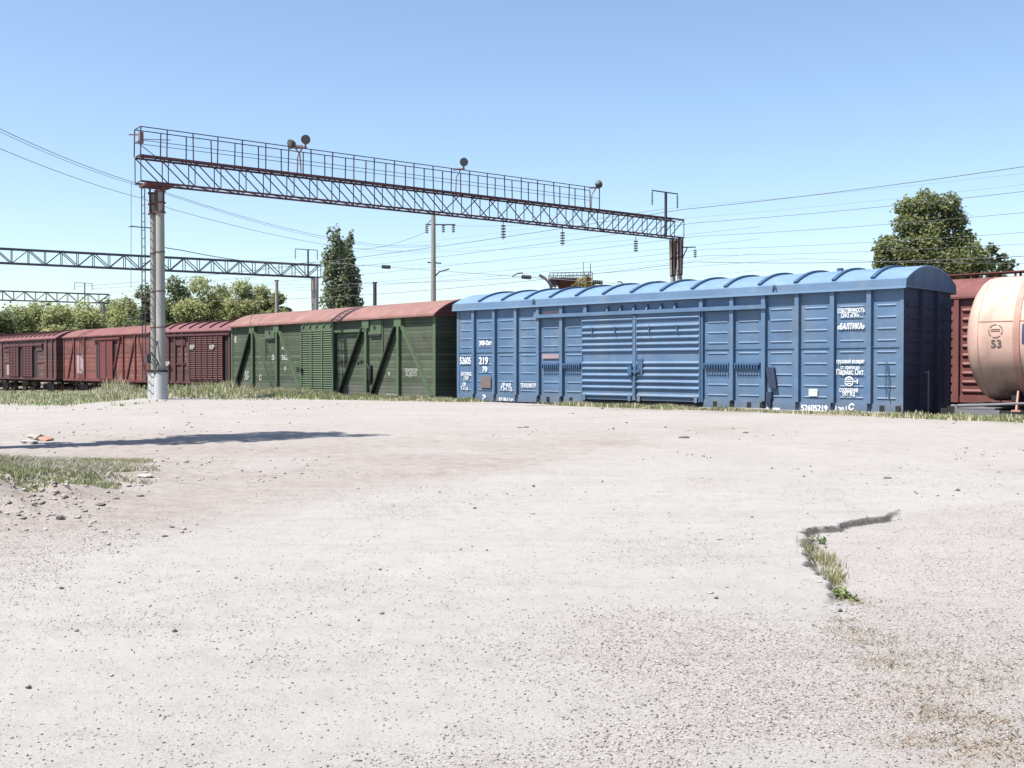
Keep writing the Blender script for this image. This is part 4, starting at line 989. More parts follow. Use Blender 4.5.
for (px, ytop, ybot, lab) in ((499, 225, 239, 'insulator string hanging below the gantry, leftmost of three'), (558, 232, 245, 'insulator string hanging below the gantry, middle of three'), (631, 240.5, 252, 'insulator string hanging below the gantry, nearest its right columns')):
    x = gl(px, 1); zw = float((BO+bd*x+np.array([-bd[1], bd[0]])*0.33)[1])
    z1, z2 = EYE+(HY-ytop)/F*zw, EYE+(HY-ybot)/F*zw
    r = empty('hanging_insulator', gworld(x, 0.33, zb), 0); tag(r, lab, 'insulator', 'insulator strings under the near gantry')
    o = ZB; b = MB(); b.tube([(0,0,0.0),(0,0,z1-o)], 0.018, 6); b.build('hanger_rod', M['wire'], r)
    b = MB(); n = 5; insulator(b, (0,0,z1-o), n=n, r=0.11, pitch=(z1-z2)/n); b.build('insulator_discs', M['glassins'], r)

def far_gantry(p_left, p_right, label, mast_t, cols_t, base):
    p_left = np.array(p_left); p_right = np.array(p_right); dv = p_right-p_left; Lg = float(np.hypot(*dv)); dv = dv/Lg
    r = empty('signal_gantry', (p_left[0], p_left[1], base), math.atan2(dv[1], dv[0])); tag(r, label, 'gantry', 'lattice gantries over the tracks')
    z = ZB-base; cm, wb = lattice(Lg, 0.66, 0.91, 1, ch=0.09, web=0.045)
    for o, nm in ((cm, 'chord'), (wb, 'lattice')):
        o.v = [(a, b_, c_+z) for a, b_, c_ in o.v]; o.build(nm, M['truss_far'], r)
    for t in cols_t:
        for y in (0.0, 0.66):
            b = MB(); b.tube([(Lg-t+(0.25 if y else -0.1), y, -0.5), (Lg-t, y, z-0.05)], [0.22, 0.17], 12); b.build('column', M['conc_dark'], r, smooth=True)
    t_mast(r, Lg-mast_t, -0.05, z-0.05, z+2.0, (1.0, 0.75), M['truss_far'])
    return r
g2l, g2r = np.array([-39.5, 62.6]), np.array([-14.15, 77.9])
far_gantry(g2l, g2r, 'grey lattice gantry without railing, ending beside the poplars', 1.0, (0.35, 24.5), -0.8)
g3r = np.array([-41.9, 109.5]); g3l = g3r - np.array([0.86, 0.51])*26
far_gantry(g3l, g3r, 'farthest lattice gantry, low over the red boxcars and ending before the trees at left', 2.4, (0.6, 24), -0.8)

# ------------------------------------------------------------ line pole, posts, hopper
def pole_thing():
    zd = 62.0; base = W_(433.5, HY, zd); r = empty('utility_pole', (base.x, base.y, -1.0), 0.0)
    tag(r, 'tall thin pole with insulator crossarms rising behind the green boxcar', 'utility pole')
    zt_ = EYE+(HY-212)/F*zd+1.0; s = zd/F
    b = MB(); b.tube([(0,0,0),(0,0,zt_)], [0.19, 0.13], 12); b.build('shaft', M['conc_dark'], r)
    zc_ = zt_-13*s; b = MB(); b.bar((-6*s,0,zc_),(22*s,0,zc_),0.07); b.bar((0,0,zt_-6*s),(-6*s,0,zc_),0.04); arm = b.build('crossarm', M['truss'], r)
    for dx in (-6.5, 10, 20):
        i = MB(); insulator(i, (dx*s,0,zc_+(0.05 if dx < 0 else -0.02)), n=5 if dx < 0 else 4, r=0.10, pitch=0.11); i.build('insulator', M['glassins'], arm)
    b = MB(); b.bar((-6*s,0,zt_-50.5*s),(8*s,0,zt_-51.5*s),0.07); b.build('crossarm', M['truss'], r)
    b = MB(); b.tube([(0,0,zt_-66*s),(6*s,0,zt_-60*s),(16*s,0,zt_-57*s)],0.045,6); b.build('bracket_arm', M['truss'], r)
pole_thing()
for (px, py, zd, lab) in ((375, 283, 70, 'short dark post showing above the green boxcar roof, right of the poplars'), (277, 281, 78, 'small grey post showing above the green boxcar, left of the gantry end')):
    base = W_(px, HY, zd); r = empty('post', (base.x, base.y, -1.0)); tag(r, lab, 'post')
    h = EYE+(HY-py)/F*zd+1.0; b = MB(); b.tube([(0,0,0),(0,0,h)], [0.16, 0.12], 10); b.build('shaft', M['truss'] if px > 300 else M['conc_dark'], r)
    b = MB(); b.box(-0.15,0.15,-0.1,0.1,h-0.02,h+0.06); b.build('cap', M['truss'], r)
hz = 74.0; hb = W_(565, HY, hz); hop = empty('loading_hopper', (hb.x, hb.y, -1.0)); tag(hop, 'rusty brown hopper on legs with railed platform, just above the blue roof', 'hopper')
s = hz/F; H0 = EYE+1.0
zt1, zt2 = H0+(HY-281)*s, H0+(HY-291)*s
b = MB(); tp = [(-9*s,0),(13*s,0)]
b.v = [(-9*s,-1.2,zt1),(14*s,-1.2,zt1),(14*s,1.2,zt1),(-9*s,1.2,zt1),(-2*s,-0.3,zt2-0.4),(6*s,-0.3,zt2-0.4),(6*s,0.3,zt2-0.4),(-2*s,0.3,zt2-0.4)]
b.f = [(0,1,2,3),(0,4,5,1),(1,5,6,2),(2,6,7,3),(3,7,4,0),(4,7,6,5)]; b.build('funnel', M['hopper'], hop)
b = MB(); b.box(-16*s, 26*s, -1.3, 1.3, zt1, zt1+0.12); b.box(-15*s,-9*s,-1.2,-0.2,zt1-0.45,zt1+0.15); b.build('platform', M['truss'], hop)
b = MB()
for y in (-1.25, 1.25):
    b.bar((-16*s,y,zt1+0.45),(26*s,y,zt1+0.5),0.05); b.bar((-16*s,y,zt1+0.25),(26*s,y,zt1+0.27),0.04)
    for q in np.linspace(-16*s, 26*s, 12): b.bar((q,y,zt1),(q,y,zt1+0.47),0.04)
b.bar((24*s,-1.25,zt1),(24*s,-1.25,zt1+1.1),0.05); b.bar((17*s,-1.25,zt1),(17*s,-1.25,zt1+1.2),0.04); b.build('railing', M['truss_far'], hop)
for q in (-14*s, 24*s):
    for y in (-1.1, 1.1): b = MB(); b.bar((q,y,0),(q,y,zt1),0.16); b.build('leg', M['conc_dark'], hop)
b = MB(); b.bar((-14*s,-1.1,zt1-1.0),(-7*s,-1.1,zt1-0.1),0.07); b.tube([(-14*s,-1.15,zt1-0.6),(-20*s,-1.15,zt1+0.1),(-26*s,-1.15,zt1+0.35)],0.06,6); b.build('stay', M['truss'], hop)

# ------------------------------------------------------------ overhead wires
def sag_line(p, q, sag, n=16):
    p = Vector(p); q = Vector(q)
    return [p.lerp(q, k/n) - Vector((0,0,sag*4*(k/n)*(1-k/n))) for k in range(n+1)]
def wire(pts, label, r=0.014, group='overhead wires', ins=()):
    b = MB(); o0 = Vector(pts[0]); b.tube([Vector(p)-o0 for p in pts], r, 5)
    if ins:
        root = empty('overhead_wire', o0); b.build('cable', M['wire'], root)
        for p, ax in ins:
            i = MB(); ax = Vector(ax).normalized(); insulator(i, Vector(p)-o0-ax*0.3, n=5, r=0.13, pitch=0.13, ax=ax); i.build('insulator', M['glassins'], root)
        o = root
    else:
        o = b.build('overhead_wire', M['wire']); o.location = o0
    tag(o, label, 'wire', group); return o
DV = Vector((DT[0], DT[1], 0))
def along(px1, py1, z1, py2, label, back=70, fwd=1.0, r=0.016, sag=0.5, px2=1024):
    p1 = W_(px1, py1, z1); k = (px2-512)/F
    t = (k*p1.y-p1.x)/(DV.x-k*DV.y); q = p1+DV*t; q.z = EYE+(HY-py2)/F*q.y
    sl = (q.z-p1.z)/t
    near = q+DV*8+Vector((0,0,sl*8)); far = p1-DV*back; far.z = p1.z-sl*back*0.35
    pts = sag_line(near, p1, sag*0.4, 14)+sag_line(p1, far, sag, 14)[1:]
    return wire(pts, label, r)
along(683, 209.8, 54.5, 162.8, 'uppermost wire running from the gantry mast out to the right', r=0.016)
along(697, 223.0, 56, 187.6, 'second heavy wire from the top at right, passing behind the round tree', r=0.012)
along(695, 236.7, 57, 208.8, 'third heavy wire from the top at right, crossing the upper part of the round tree', r=0.010)
along(705, 249.5, 62, 229.0, 'wire crossing the middle of the round tree, just above the side arm insulator', r=0.010)
along(707, 255.8, 62, 240.5, 'thin wire just below the middle of the round tree', r=0.010)
along(695, 262.0, 60, 249.5, 'dark sagging wire low over the blue roof and across the tree foot', r=0.015, sag=0.9)
along(690, 206.0, 72, 170.8, 'faint thin wire just under the uppermost one', r=0.006)
along(690, 218.0, 74, 182.0, 'faint thin wire between the second and third from the top', r=0.006)
along(800, 258.5, 64, 260.0, 'lowest wire at right, almost level above the blue roof', r=0.010, back=60)
wire(sag_line(W_(-40, 109, 30), W_(133.7, 182.5, 40), 0.15)+sag_line(W_(170.8, 194.5, 43), W_(440, 244, 95), 0.9), 'upper pair of wires sloping down from the top left behind the gantry', 0.011)
wire(sag_line(W_(-40, 112, 30.2), W_(133.7, 184.5, 40.2), 0.16)+sag_line(W_(170.8, 196, 43.2), W_(440, 245, 95), 0.95), 'second strand close below the topmost wire at left', 0.008)
wire(sag_line(W_(-40, 131, 31), W_(142, 198.6, 41), 0.15)+sag_line(W_(174, 210, 44), W_(440, 249, 95), 0.8), 'single lower wire sloping down from the left edge behind the gantry pole', 0.010)
wire([W_(166,248,38.5), W_(172,249,39.6), W_(180,250.2,41)]+sag_line(W_(181,250.3,41.2), W_(316,262,77), 0.3), 'wire tied to the near gantry pole, running toward the poplars', 0.018)
p0, p1 = W_(330, 263, 72), W_(640, 285.5, 60)
def onl(px): t = (px-330)/310; return p0.lerp(p1, 1/(1+(1-t)/max(t,1e-6)*(60/72)))
axn = (p1-p0).normalized()
wire([p0, onl(386), onl(526), onl(597), p1], 'nearly level cross wire with three bead-like insulators above the boxcar roofs', 0.014, ins=[(onl(386), axn), (onl(526), axn), (onl(597), axn)])
for (a, b_, lab) in (((512, 277, 62), (523, 273, 62), 'short bent registration arm left of the middle bead insulator'), ((539, 276, 62), (552, 287, 62), 'short bent registration arm left of the hopper'), ((617, 282, 60), (624, 285, 60), 'tiny bent registration arm at the right end of the cross wire')):
    p, q = W_(*a), W_(*b_); m_ = p.lerp(q, 0.5)+Vector((0,0,0.09))
    b = MB(); b.tube([Vector((0,0,0)), m_-p, q-p], 0.04, 6); o = b.build('registration_arm', M['truss']); o.location = p; tag(o, lab, 'wire arm')
for i, (ya, yb_, zd, lab) in enumerate(((249, 236, 80, 'faint wire ending at the pole crossarm, highest behind the line pole'), (262, 248, 84, 'faint wire passing just above the lower crossarm of the line pole'), (281, 262, 88, 'faint wire passing below the lower crossarm of the line pole'), (296, 279, 90, 'lowest faint wire just over the pink roof'))):
    wire(sag_line(W_(330, ya+2, zd+25), W_(760, yb_-9, zd-29), 0.6), lab, 0.007)
wire(sag_line(W_(455, 226, 62), W_(664, 209, 54.2), 0.3), 'wire leaving the pole crossarm to the right, disappearing behind the gantry girder', 0.008)
wire(sag_line(W_(427, 232, 62), W_(357, 249, 92), 0.3), 'wire leaving the left end of the pole crossarm toward the poplars', 0.012)

# ------------------------------------------------------------ trees
def leaf_cloud(lobes, n, size, c_lo, c_hi, elong=1.0, seed=0, shell=0.55, droop=0.0):
    """leaf-sized quads spread through overlapping uneven lobes (cx,cy,cz,rx,ry,rz)"""
    g_ = np.random.default_rng(seed); lb = np.array(lobes)
    vol = (lb[:,3]*lb[:,4]*lb[:,5])**(2/3); pr = vol/vol.sum(); k = g_.choice(len(lb), n, p=pr)
    dirs = g_.normal(size=(n, 3)); dirs /= np.linalg.norm(dirs, axis=1)[:, None]
    # clumpy radius: direction-dependent bumps leave gaps and tufts
    tw = g_.normal(size=(len(lb), 9, 3)); tw /= np.linalg.norm(tw, axis=2)[..., None]
    dots = np.einsum('nj,nmj->nm', dirs, tw[k]); bump = np.clip(dots, 0, 1)**6
    rad = (shell+(1-shell)*g_.random(n)**0.6)*(0.72+0.42*bump.max(1)+0.12*g_.normal(size=n))
    P = lb[k, :3]+dirs*lb[k, 3:6]*rad[:, None]
    ax = g_.normal(size=(n, 3)); ax[:, 2] = ax[:, 2]*0.6-droop; ax /= np.linalg.norm(ax, axis=1)[:, None]
    nn = g_.normal(size=(n, 3))*0.8+dirs*0.7+np.array([0,0,0.5]); bx = np.cross(ax, nn); bx /= np.linalg.norm(bx, axis=1)[:, None]+1e-9
    s_ = size*(0.6+0.8*g_.random(n)); a = ax*(s_*elong)[:, None]/2; b_ = bx*s_[:, None]/2*0.8
    V = np.stack([P-a, P+b_, P+a, P-b_], 1).reshape(-1, 3); Fc = np.arange(4*n).reshape(-1, 4)
    t = g_.random(n)[:, None]; hue = g_.normal(size=(n, 1))*0.08
    c_ = np.array(c_lo)*(1-t)+np.array(c_hi)*t; c_ = c_*(1+hue)
    clump = g_.random((len(lb), 1))[k]*0.3+0.85; c_ = c_*clump
    return V, Fc, np.repeat(c_, 4, axis=0)
def make_tree(label, base, lobes, n, size, c_lo, c_hi, trunk_h, trunk_r, seed, cat='tree', group=None, elong=1.2, droop=0.0, shell=0.5, name='tree', limbs=True):
    r = empty(name, base); tag(r, label, cat, group)
    b = MB(); b.tube([(0,0,-0.2),(0.05,0.02,trunk_h*0.4),(-0.04,0.05,trunk_h*0.75),(0.02,0,trunk_h)], [trunk_r*1.25, trunk_r, trunk_r*0.75, trunk_r*0.35], 10)
    if limbs:
        for (x, y, z, *_) in lobes:
            h = max(trunk_h*0.25, min(trunk_h*0.95, z-0.9*math.hypot(x, y)-0.3)); b.tube([(0,0,h),(x*0.5,y*0.5,(h+z)/2-0.1),(x*0.95,y*0.95,z)], [trunk_r*0.45, trunk_r*0.28, trunk_r*0.1], 6)
    b.build('trunk', M['bark'], r, smooth=True)
    V, Fc, C = leaf_cloud(lobes, n, size, c_lo, c_hi, elong, seed, shell, droop)
    o = np_mesh('crown', V, Fc, M['leaf'], cols=C); o.parent = r
    return r
rd = random.Random(5)
# the round tree behind the blue boxcar
zt_ = 64.0; s = zt_/F; tb = W_(925, HY, zt_); gb = -1.0
def lob(px, py, rp, dy=0.0, fl=0.85): return ((px-925)*s, dy, EYE+(HY-py)*s-gb, rp*s, rp*s, rp*s*fl)
lobes = [lob(925,205,17), lob(909,209,14,0.5), lob(944,207,14,-0.4), lob(953,220,14), lob(903,226,15,-0.6), lob(927,228,22), lob(893,246,17,0.4), lob(915,250,24,-1.0), lob(944,246,24,0.5), lob(962,240,14),
         lob(885,262,15), lob(968,256,17,-0.5), lob(905,272,24), lob(935,270,26,-1.2), lob(962,276,22), lob(888,280,18), lob(925,292,34), lob(880,250,9,-0.3), lob(975,266,12)]
make_tree('broad dark green round-topped tree standing behind the blue boxcar', (tb.x, zt_, gb), lobes, 34000, 0.165, (0.12,0.145,0.065), (0.22,0.24,0.11), 9.0, 0.3, 3)
tb2 = W_(995, HY, 70.0); s = 70.0/F
lobes = [(x_*s, y_, EYE+(HY-yy)*s-gb, r_*s, r_*s, r_*s*0.9) for (x_, y_, yy, r_) in ((-4,0,250,7),(-8,0.3,262,9),(6,0.2,258,7),(11,-0.2,266,8),(0,0,272,12),(-2,0.2,286,14))]
make_tree('thin small tree showing between the round tree and the tank wagon', (tb2.x, 70.0, gb), lobes, 1900, 0.19, (0.06,0.085,0.035), (0.13,0.155,0.07), 6.0, 0.12, 4)
# two poplars
for (px, py, wd, lab, sd_) in ((334.5, 226, 14, 'taller left poplar beside the end of the second gantry', 21), (348, 233, 13, 'shorter right poplar of the pair', 22)):
    zd = 96.0 if px < 340 else 98.0; s = zd/F; tb = W_(px, HY, zd); H = EYE+(HY-py)*s+1.0
    lobes = []
    for k in range(34):
        f = k/33; z = H*(0.10+0.87*f); rr = wd*s*(1.25 if f < 0.45 else 1.25-0.75*(f-0.45)/0.55)*(0.85+0.3*rd.random())
        a = rd.random()*6.28; lobes.append((math.cos(a)*rr*0.5, math.sin(a)*rr*0.5, z, rr*0.62, rr*0.62, rr*0.62*2.2))
    make_tree(lab, (tb.x, zd, -1.0), lobes, 13000, 0.24, (0.12,0.155,0.09), (0.215,0.25,0.15), H*0.8, 0.2, sd_, group='poplars beyond the green boxcar', limbs=False, name='poplar_tree', cat='poplar')
# leafy row at the left
row = [(-8,306,30,'d',96,'dark bushy tree at the left edge behind the maroon boxcar'),(16,304,24,'m',100,'bushy green tree just left of the third gantry span'),(38,300,26,'l',104,'pale green tree behind the first ribbed roof'),
       (62,302,26,'l',98,'pale loose tree behind the gap between the maroon and red boxcars'),(84,300,26,'l',106,'pale olive tree under the farthest gantry mast'),(108,297,24,'m',112,'mid green tree directly behind the farthest gantry column'),
       (127,296,22,'l',98,'light olive tree left of the dark tree by the concrete pole'),(148,284,24,'d',92,'dark green tree immediately behind the concrete pole'),(176,275,26,'d',100,'tall dark tree right of the concrete pole'),
       (200,274,26,'l',98,'highest pale tree of the row, right of the pole'),(222,284,22,'m',104,'mid green tree with a dip in its top, right of the highest one'),(243,279,22,'l',97,'bright pale tree above the left end of the green boxcar'),
       (262,284,20,'l',101,'rounded olive tree over the green boxcar roof'),(279,293,14,'m',99,'lowest bushy tree at the right end of the row')]
colr = {'d': ((0.105,0.135,0.065),(0.175,0.20,0.095)), 'm': ((0.19,0.22,0.10),(0.30,0.33,0.15)), 'l': ((0.25,0.275,0.125),(0.37,0.39,0.19))}
for i, (px, py, wd, kd, zd, lab) in enumerate(row):
    s = zd/F; tb = W_(px, HY, zd); H = EYE+(HY-py)*s+0.8; wr = wd*s; lobes = []
    lobes.append((0,0,H-wr*0.45,wr*0.55,wr*0.55,wr*0.48))
    for k in range(30):
        a = rd.random()*6.28; f = rd.random(); z = H*(0.18+0.66*f); q = wr*(0.30+0.65*rd.random())*(1.1-0.5*f)
        rr = wr*(0.40+0.2*rd.random()); lobes.append((math.cos(a)*q, math.sin(a)*q, z, rr, rr, rr*0.8))
    make_tree(lab, (tb.x, zd, -0.8), lobes, 17000, 0.21, *colr[kd], H*0.7, 0.16, 40+i, group='leafy trees behind the red boxcars', droop=0.4, shell=0.3)
# distant mass behind everything at left, filling the gaps low down
lobes = []
for k in range(60):
    x_ = -75+k*0.82; lobes.append((x_, 122+rd.uniform(-4,4), 4.2+rd.uniform(-1.2,1.4), 2.7, 2.7, 3.2))
V, Fc, C = leaf_cloud(lobes, 24000, 0.45, *colr['m'], seed=90)
tag(np_mesh('distant_woods', V, Fc, M['leaf'], cols=C), 'far low band of green woods behind the trees at left', kind='stuff')
# yellowish bush beside the hopper
zd = 71.5; s = zd/F; tb = W_(584, HY, zd)
lobes = [((px-583)*s, dy, EYE+(HY-py)*s+1.0, r_*s, r_*s, r_*s) for (px, py, r_, dy) in ((586,280,5,0),(580,284,6,0.3),(589,285,6,-0.2),(574,289,5,0.2),(583,291,9,0),(583,300,12,0))]
make_tree('yellowing small tree growing against the hopper platform', (tb.x, zd, -1.0), lobes, 900, 0.20, (0.16,0.14,0.06), (0.32,0.29,0.14), 6.0, 0.1, 61)
# slim tree standing outside the left edge: its shadow lies across the yard
tx, ty = -9.75, 15.9
lobes = [(0.5*math.sin(k*2.1), 0.5*math.cos(k*1.7), 4.5+k*0.72, 0.74-0.065*abs(k-8.0), 0.74-0.065*abs(k-8.0), 0.70) for k in range(14)]
sh_tree = make_tree('slim tree just outside the left edge of the picture whose shadow crosses the yard', (tx, ty, 0.05), lobes, 3600, 0.15, (0.04,0.06,0.025), (0.09,0.12,0.05), 14.2, 0.22, 71, limbs=False)

# ------------------------------------------------------------ grass, weeds, stones
def blades(X, Y, hgt, wid, c_lo, c_hi, dry, dryc, seed, lean=0.45):
    g_ = np.random.default_rng(seed); n = len(X); Z = height(X, Y)-0.01
    a = g_.random(n)*2*np.pi; L_ = g_.random(n)*lean; h = hgt*(0.45+0.9*g_.random(n))
    b0 = np.stack([np.cos(a), np.sin(a), np.zeros(n)], 1)*(wid*(0.6+0.8*g_.random(n)))[:, None]/2
    ln = g_.random(n)*2*np.pi; tip = np.stack([np.cos(ln)*L_*h, np.sin(ln)*L_*h, h], 1); P = np.stack([X, Y, Z], 1)
    mid = tip*np.array([0.35,0.35,0.55])
    V = np.stack([P-b0, P+b0, P+mid+b0*0.7, P+tip, P+mid-b0*0.7], 1).reshape(-1, 3); Fc = np.arange(5*n).reshape(-1, 5)
    t = g_.random(n)[:, None]; c_ = np.array(c_lo)*(1-t)+np.array(c_hi)*t
    isd = (g_.random(n) < dry*(0.25+1.5*np.clip(vnoise(X, Y, 2.4, 55)+0.5, 0, 1)))[:, None]; c_ = c_*(0.75+0.5*np.clip(vnoise(X, Y, 1.1, 57)+0.5, 0, 1))[:, None]; c_ = np.where(isd, np.array(dryc)*(0.75+0.5*t), c_)
    return V, Fc, np.repeat(c_, 5, axis=0)
def in_view(X, Y, m=1.06): return (Y > 1) & (np.abs(X) < 0.4875*m*Y+0.6)
GLO, GHI, DRY = (0.13,0.17,0.06), (0.25,0.29,0.13), (0.52,0.47,0.34)
# strip beside the train
n = 260000; X = rng.uniform(-24, 20, n); Y = rng.uniform(17, 62, n)
d_, a_ = line_dist(X, Y); keep = (d_ > 0.30) & (d_ < 9) & in_view(X, Y); X, Y, d_, a_ = X[keep], Y[keep], d_[keep], a_[keep]
n = 900000; t = rng.uniform(SEG[0]+30, SEG[4]+3, n); off = rng.uniform(0.34, 3.4, n)
seg = np.clip(np.searchsorted(SEG, t)-1, 0, len(LINE)-2); dd_ = (LINE[seg+1]-LINE[seg])/(SEG[seg+1]-SEG[seg])[:, None]
P = LINE[seg]+dd_*(t-SEG[seg])[:, None]+np.stack([-dd_[:,1], dd_[:,0]], 1)*off[:, None]
X, Y = P[:,0], P[:,1]
arcb0 = SEG[2]; u_ = t
wid_ = np.where(u_ < SEG[1], 1.9, 1.55) + 0.7*vnoise(X, Y, 2.5, 6)
px_ = 512+F*X/Y
bare = np.exp(-((px_-520)/48)**2)                               # worn bare stretch before the left end of the blue car
left = sm(460, 250, px_); wid_ = wid_ + 1.6*left; wid_ = wid_*(1-0.95*bare)
thin = 0.34+0.14*(vnoise(X, Y, 0.6, 8) > 0)
inner = np.where((px_ > 575) & (px_ < 905), 0.62+0.2*vnoise(X, Y, 1.1, 9), 0.3)
dens = sm(wid_+0.25, wid_-0.4, off)*(off > inner)*(0.35+0.9*np.clip(vnoise(X, Y, 0.8, 10)+0.5, 0, 1))
keep = (rng.random(n) < dens*0.30) & in_view(X, Y); X, Y, px_ = X[keep], Y[keep], px_[keep]
V, Fc, C = blades(X, Y, (0.085+0.09*sm(455, 300, px_))*(0.55+1.6*np.clip(vnoise(X, Y, 0.7, 66)+0.25, 0, 1)), 0.035, GLO, GHI, 0.34, DRY, 5)
tag(np_mesh('grass', V, Fc, M['blade'], cols=C), 'thin green and straw-coloured grass strip along the foot of the boxcars', kind='stuff')
# tall pale weeds to the left of the green car, round the pole and along the red cars
n = 230000; X = rng.uniform(-32, -3, n); Y = rng.uniform(28, 66, n)
px_ = 512+F*X/Y; d_, a_ = line_dist(X, Y)
front = 31.0+6.2*sm(120, 175, px_)+2.6*fbm(X, Y, 2.6, 17, 3)
Yf = sm(0, 5.5, Y-front)
keep = (px_ > -25) & (px_ < 360) & (Y > front) & (d_ > 0.45) & (rng.random(n) < (0.25+0.75*Yf)*(0.25+0.9*np.clip(vnoise(X, Y, 1.6, 18)+0.45, 0, 1)))
gap_ = (np.abs(X+12.8) < 0.7) & (Y < 38.3)
keep &= ~gap_; keep &= ~((px_ > 300) & (Y < 37.5)) 
X, Y, px_, Yf = X[keep], Y[keep], px_[keep], Yf[keep]
hh = (0.09+0.62*np.clip(fbm(X, Y, 1.4, 19, 3)-0.02, 0, 0.7)*(0.2+0.8*sm(85, 105, px_)) + 0.17*np.exp(-((px_-112)/13)**2)*(0.4+fbm(X, Y, 0.8, 20, 3)) + 0.22*np.exp(-((px_-215)/17)**2)*(0.5+fbm(X, Y, 0.8, 20, 3)))*(0.25+0.75*Yf)*sm(420, 250, px_)+0.05
V, Fc, C = blades(X, Y, hh, 0.045, (0.14,0.18,0.065), (0.28,0.32,0.14), 0.42, (0.55,0.50,0.37), 6)
tag(np_mesh('weeds', V, Fc, M['blade'], cols=C), 'tall green and straw weeds before the red boxcars and around the concrete pole', kind='stuff')
# grass on the mound at left
n = 240000; X = rng.uniform(-9.2, -3.9, n); Y = rng.uniform(9.0, 15.2, n)
m_ = mound(X, Y); px_ = 512+F*X/Y; py_ = HY+(EYE-0.25)*F/Y
clod = fbm(X, Y, 0.9, 28, 3)
keep = in_view(X, Y) & (X < -4.15-(Y-10.4)*0.26+0.5*fbm(X, Y, 0.8, 24, 3)) & (Y > 10.3+0.9*fbm(X, Y, 0.8, 26, 3)) & (Y < 14.6+0.6*vnoise(X, Y, 0.9, 27)) & ((X > -5.15+(Y-10.4)*-0.42+0.6*vnoise(X, Y, 0.7, 25)) | (clod > 0.22)) & (rng.random(n) < 0.30+1.2*np.clip(vnoise(X, Y, 0.45, 29)+0.4, 0, 1))
V, Fc, C = blades(X[keep], Y[keep], 0.045, 0.010, (0.12,0.155,0.06), (0.22,0.26,0.115), 0.35, DRY, 7, lean=0.8)
tag(np_mesh('grass', V, Fc, M['blade'], cols=C), 'short green grass covering the low mound at the left edge', kind='stuff')
n = 60000; X = rng.uniform(-9, -3.6, n); Y = rng.uniform(8.0, 15.5, n); cl_ = vnoise(X, Y, 0.55, 33)
keep = in_view(X, Y) & (cl_ > 0.08) & ((mound(X, Y) > 0.06) | (np.exp(-((X+4.8)/0.65)**2-((Y-10.1)/1.4)**2) > 0.30))
V, Fc, C = blades(X[keep], Y[keep], 0.07, 0.010, (0.16,0.15,0.09), (0.28,0.26,0.17), 0.75, (0.46,0.43,0.37), 8, lean=1.6)
tag(np_mesh('dead_weeds', V, Fc, M['blade'], cols=C), 'grey dried weeds tangled on the crumbling mound at the left edge', kind='stuff')
# tufts in the broken asphalt edge
def tuft(name, label, spots, h, wd, lo, hi, dry, seed, n_each=80, group=None):
    Xs, Ys = [], []; g_ = np.random.default_rng(seed)
    for (x, y, r_) in spots: Xs.append(x+g_.normal(size=n_each)*r_); Ys.append(y+g_.normal(size=n_each)*r_*1.3)
    V, Fc, C = blades(np.concatenate(Xs), np.concatenate(Ys), h, wd, lo, hi, dry, (0.44,0.38,0.24), seed, lean=0.9)
    o = np_mesh(name, V, Fc, M['blade'], cols=C); tag(o, label, 'weed', group)
tuft('grass_tuft', 'dry greenish grass tuft growing in the broken asphalt edge', [(2.27,7.95,0.045),(2.21,7.6,0.045),(2.22,7.35,0.05),(2.12,7.1,0.045),(2.13,6.9,0.04),(2.28,7.6,0.04),(2.08,6.75,0.035)], 0.07, 0.006, (0.12,0.13,0.05), (0.27,0.27,0.12), 0.45, 51, 85)
def leafy(label, x, y, n, r_, sz, lo, hi, seed):
    g_ = np.random.default_rng(seed); z = float(height(np.array([x]), np.array([y]))[0])
    V, Fc, C = leaf_cloud([(x, y, z+0.02, r_, r_*1.3, 0.05), (x+r_*0.6, y-0.12, z+0.015, r_*0.7, r_, 0.04)], n, sz, lo, hi, 1.7, seed)
    V[:, 2] = np.maximum(V[:, 2], z+0.002); o = np_mesh('leafy_weed', V, Fc, M['blade'], cols=C); tag(o, label, 'weed')
leafy('green broad-leaved weed at the foot of the broken asphalt edge', 1.98, 6.30, 170, 0.055, 0.022, (0.10,0.13,0.045), (0.24,0.27,0.12), 52)
leafy('small dark green weed at the corner of the broken asphalt edge', 2.43, 8.40, 60, 0.045, 0.02, (0.07,0.10,0.04), (0.16,0.2,0.08), 53)
n = 420000; X = rng.uniform(0.9, 5.5, n); Y = rng.uniform(2.8, 9.5, n); nd_ = notch_side(X, Y)
cl_ = fbm(X, Y, 0.40, 34, 4); lowr = sm(6.4, 4.6, Y)*sm(0.05, 0.6, nd_); trail = np.exp(-((nd_-0.12)/0.16)**2)*sm(7.2, 6.2, Y)*sm(4.2, 5.2, Y)
keep = in_view(X, Y) & (cl_ > 0.62-0.44*lowr-0.48*trail) & (nd_ > -0.05) & (rng.random(n) < 0.10+0.55*np.maximum(lowr, trail))
V, Fc, C = blades(X[keep], Y[keep], 0.020, 0.0026, (0.14,0.135,0.06), (0.24,0.22,0.11), 0.80, (0.34,0.25,0.15), 9, lean=1.8)
tag(np_mesh('dry_grass', V, Fc, M['blade'], cols=C), 'flattened straw and dry grass scraps in the gravel at lower right', kind='stuff')

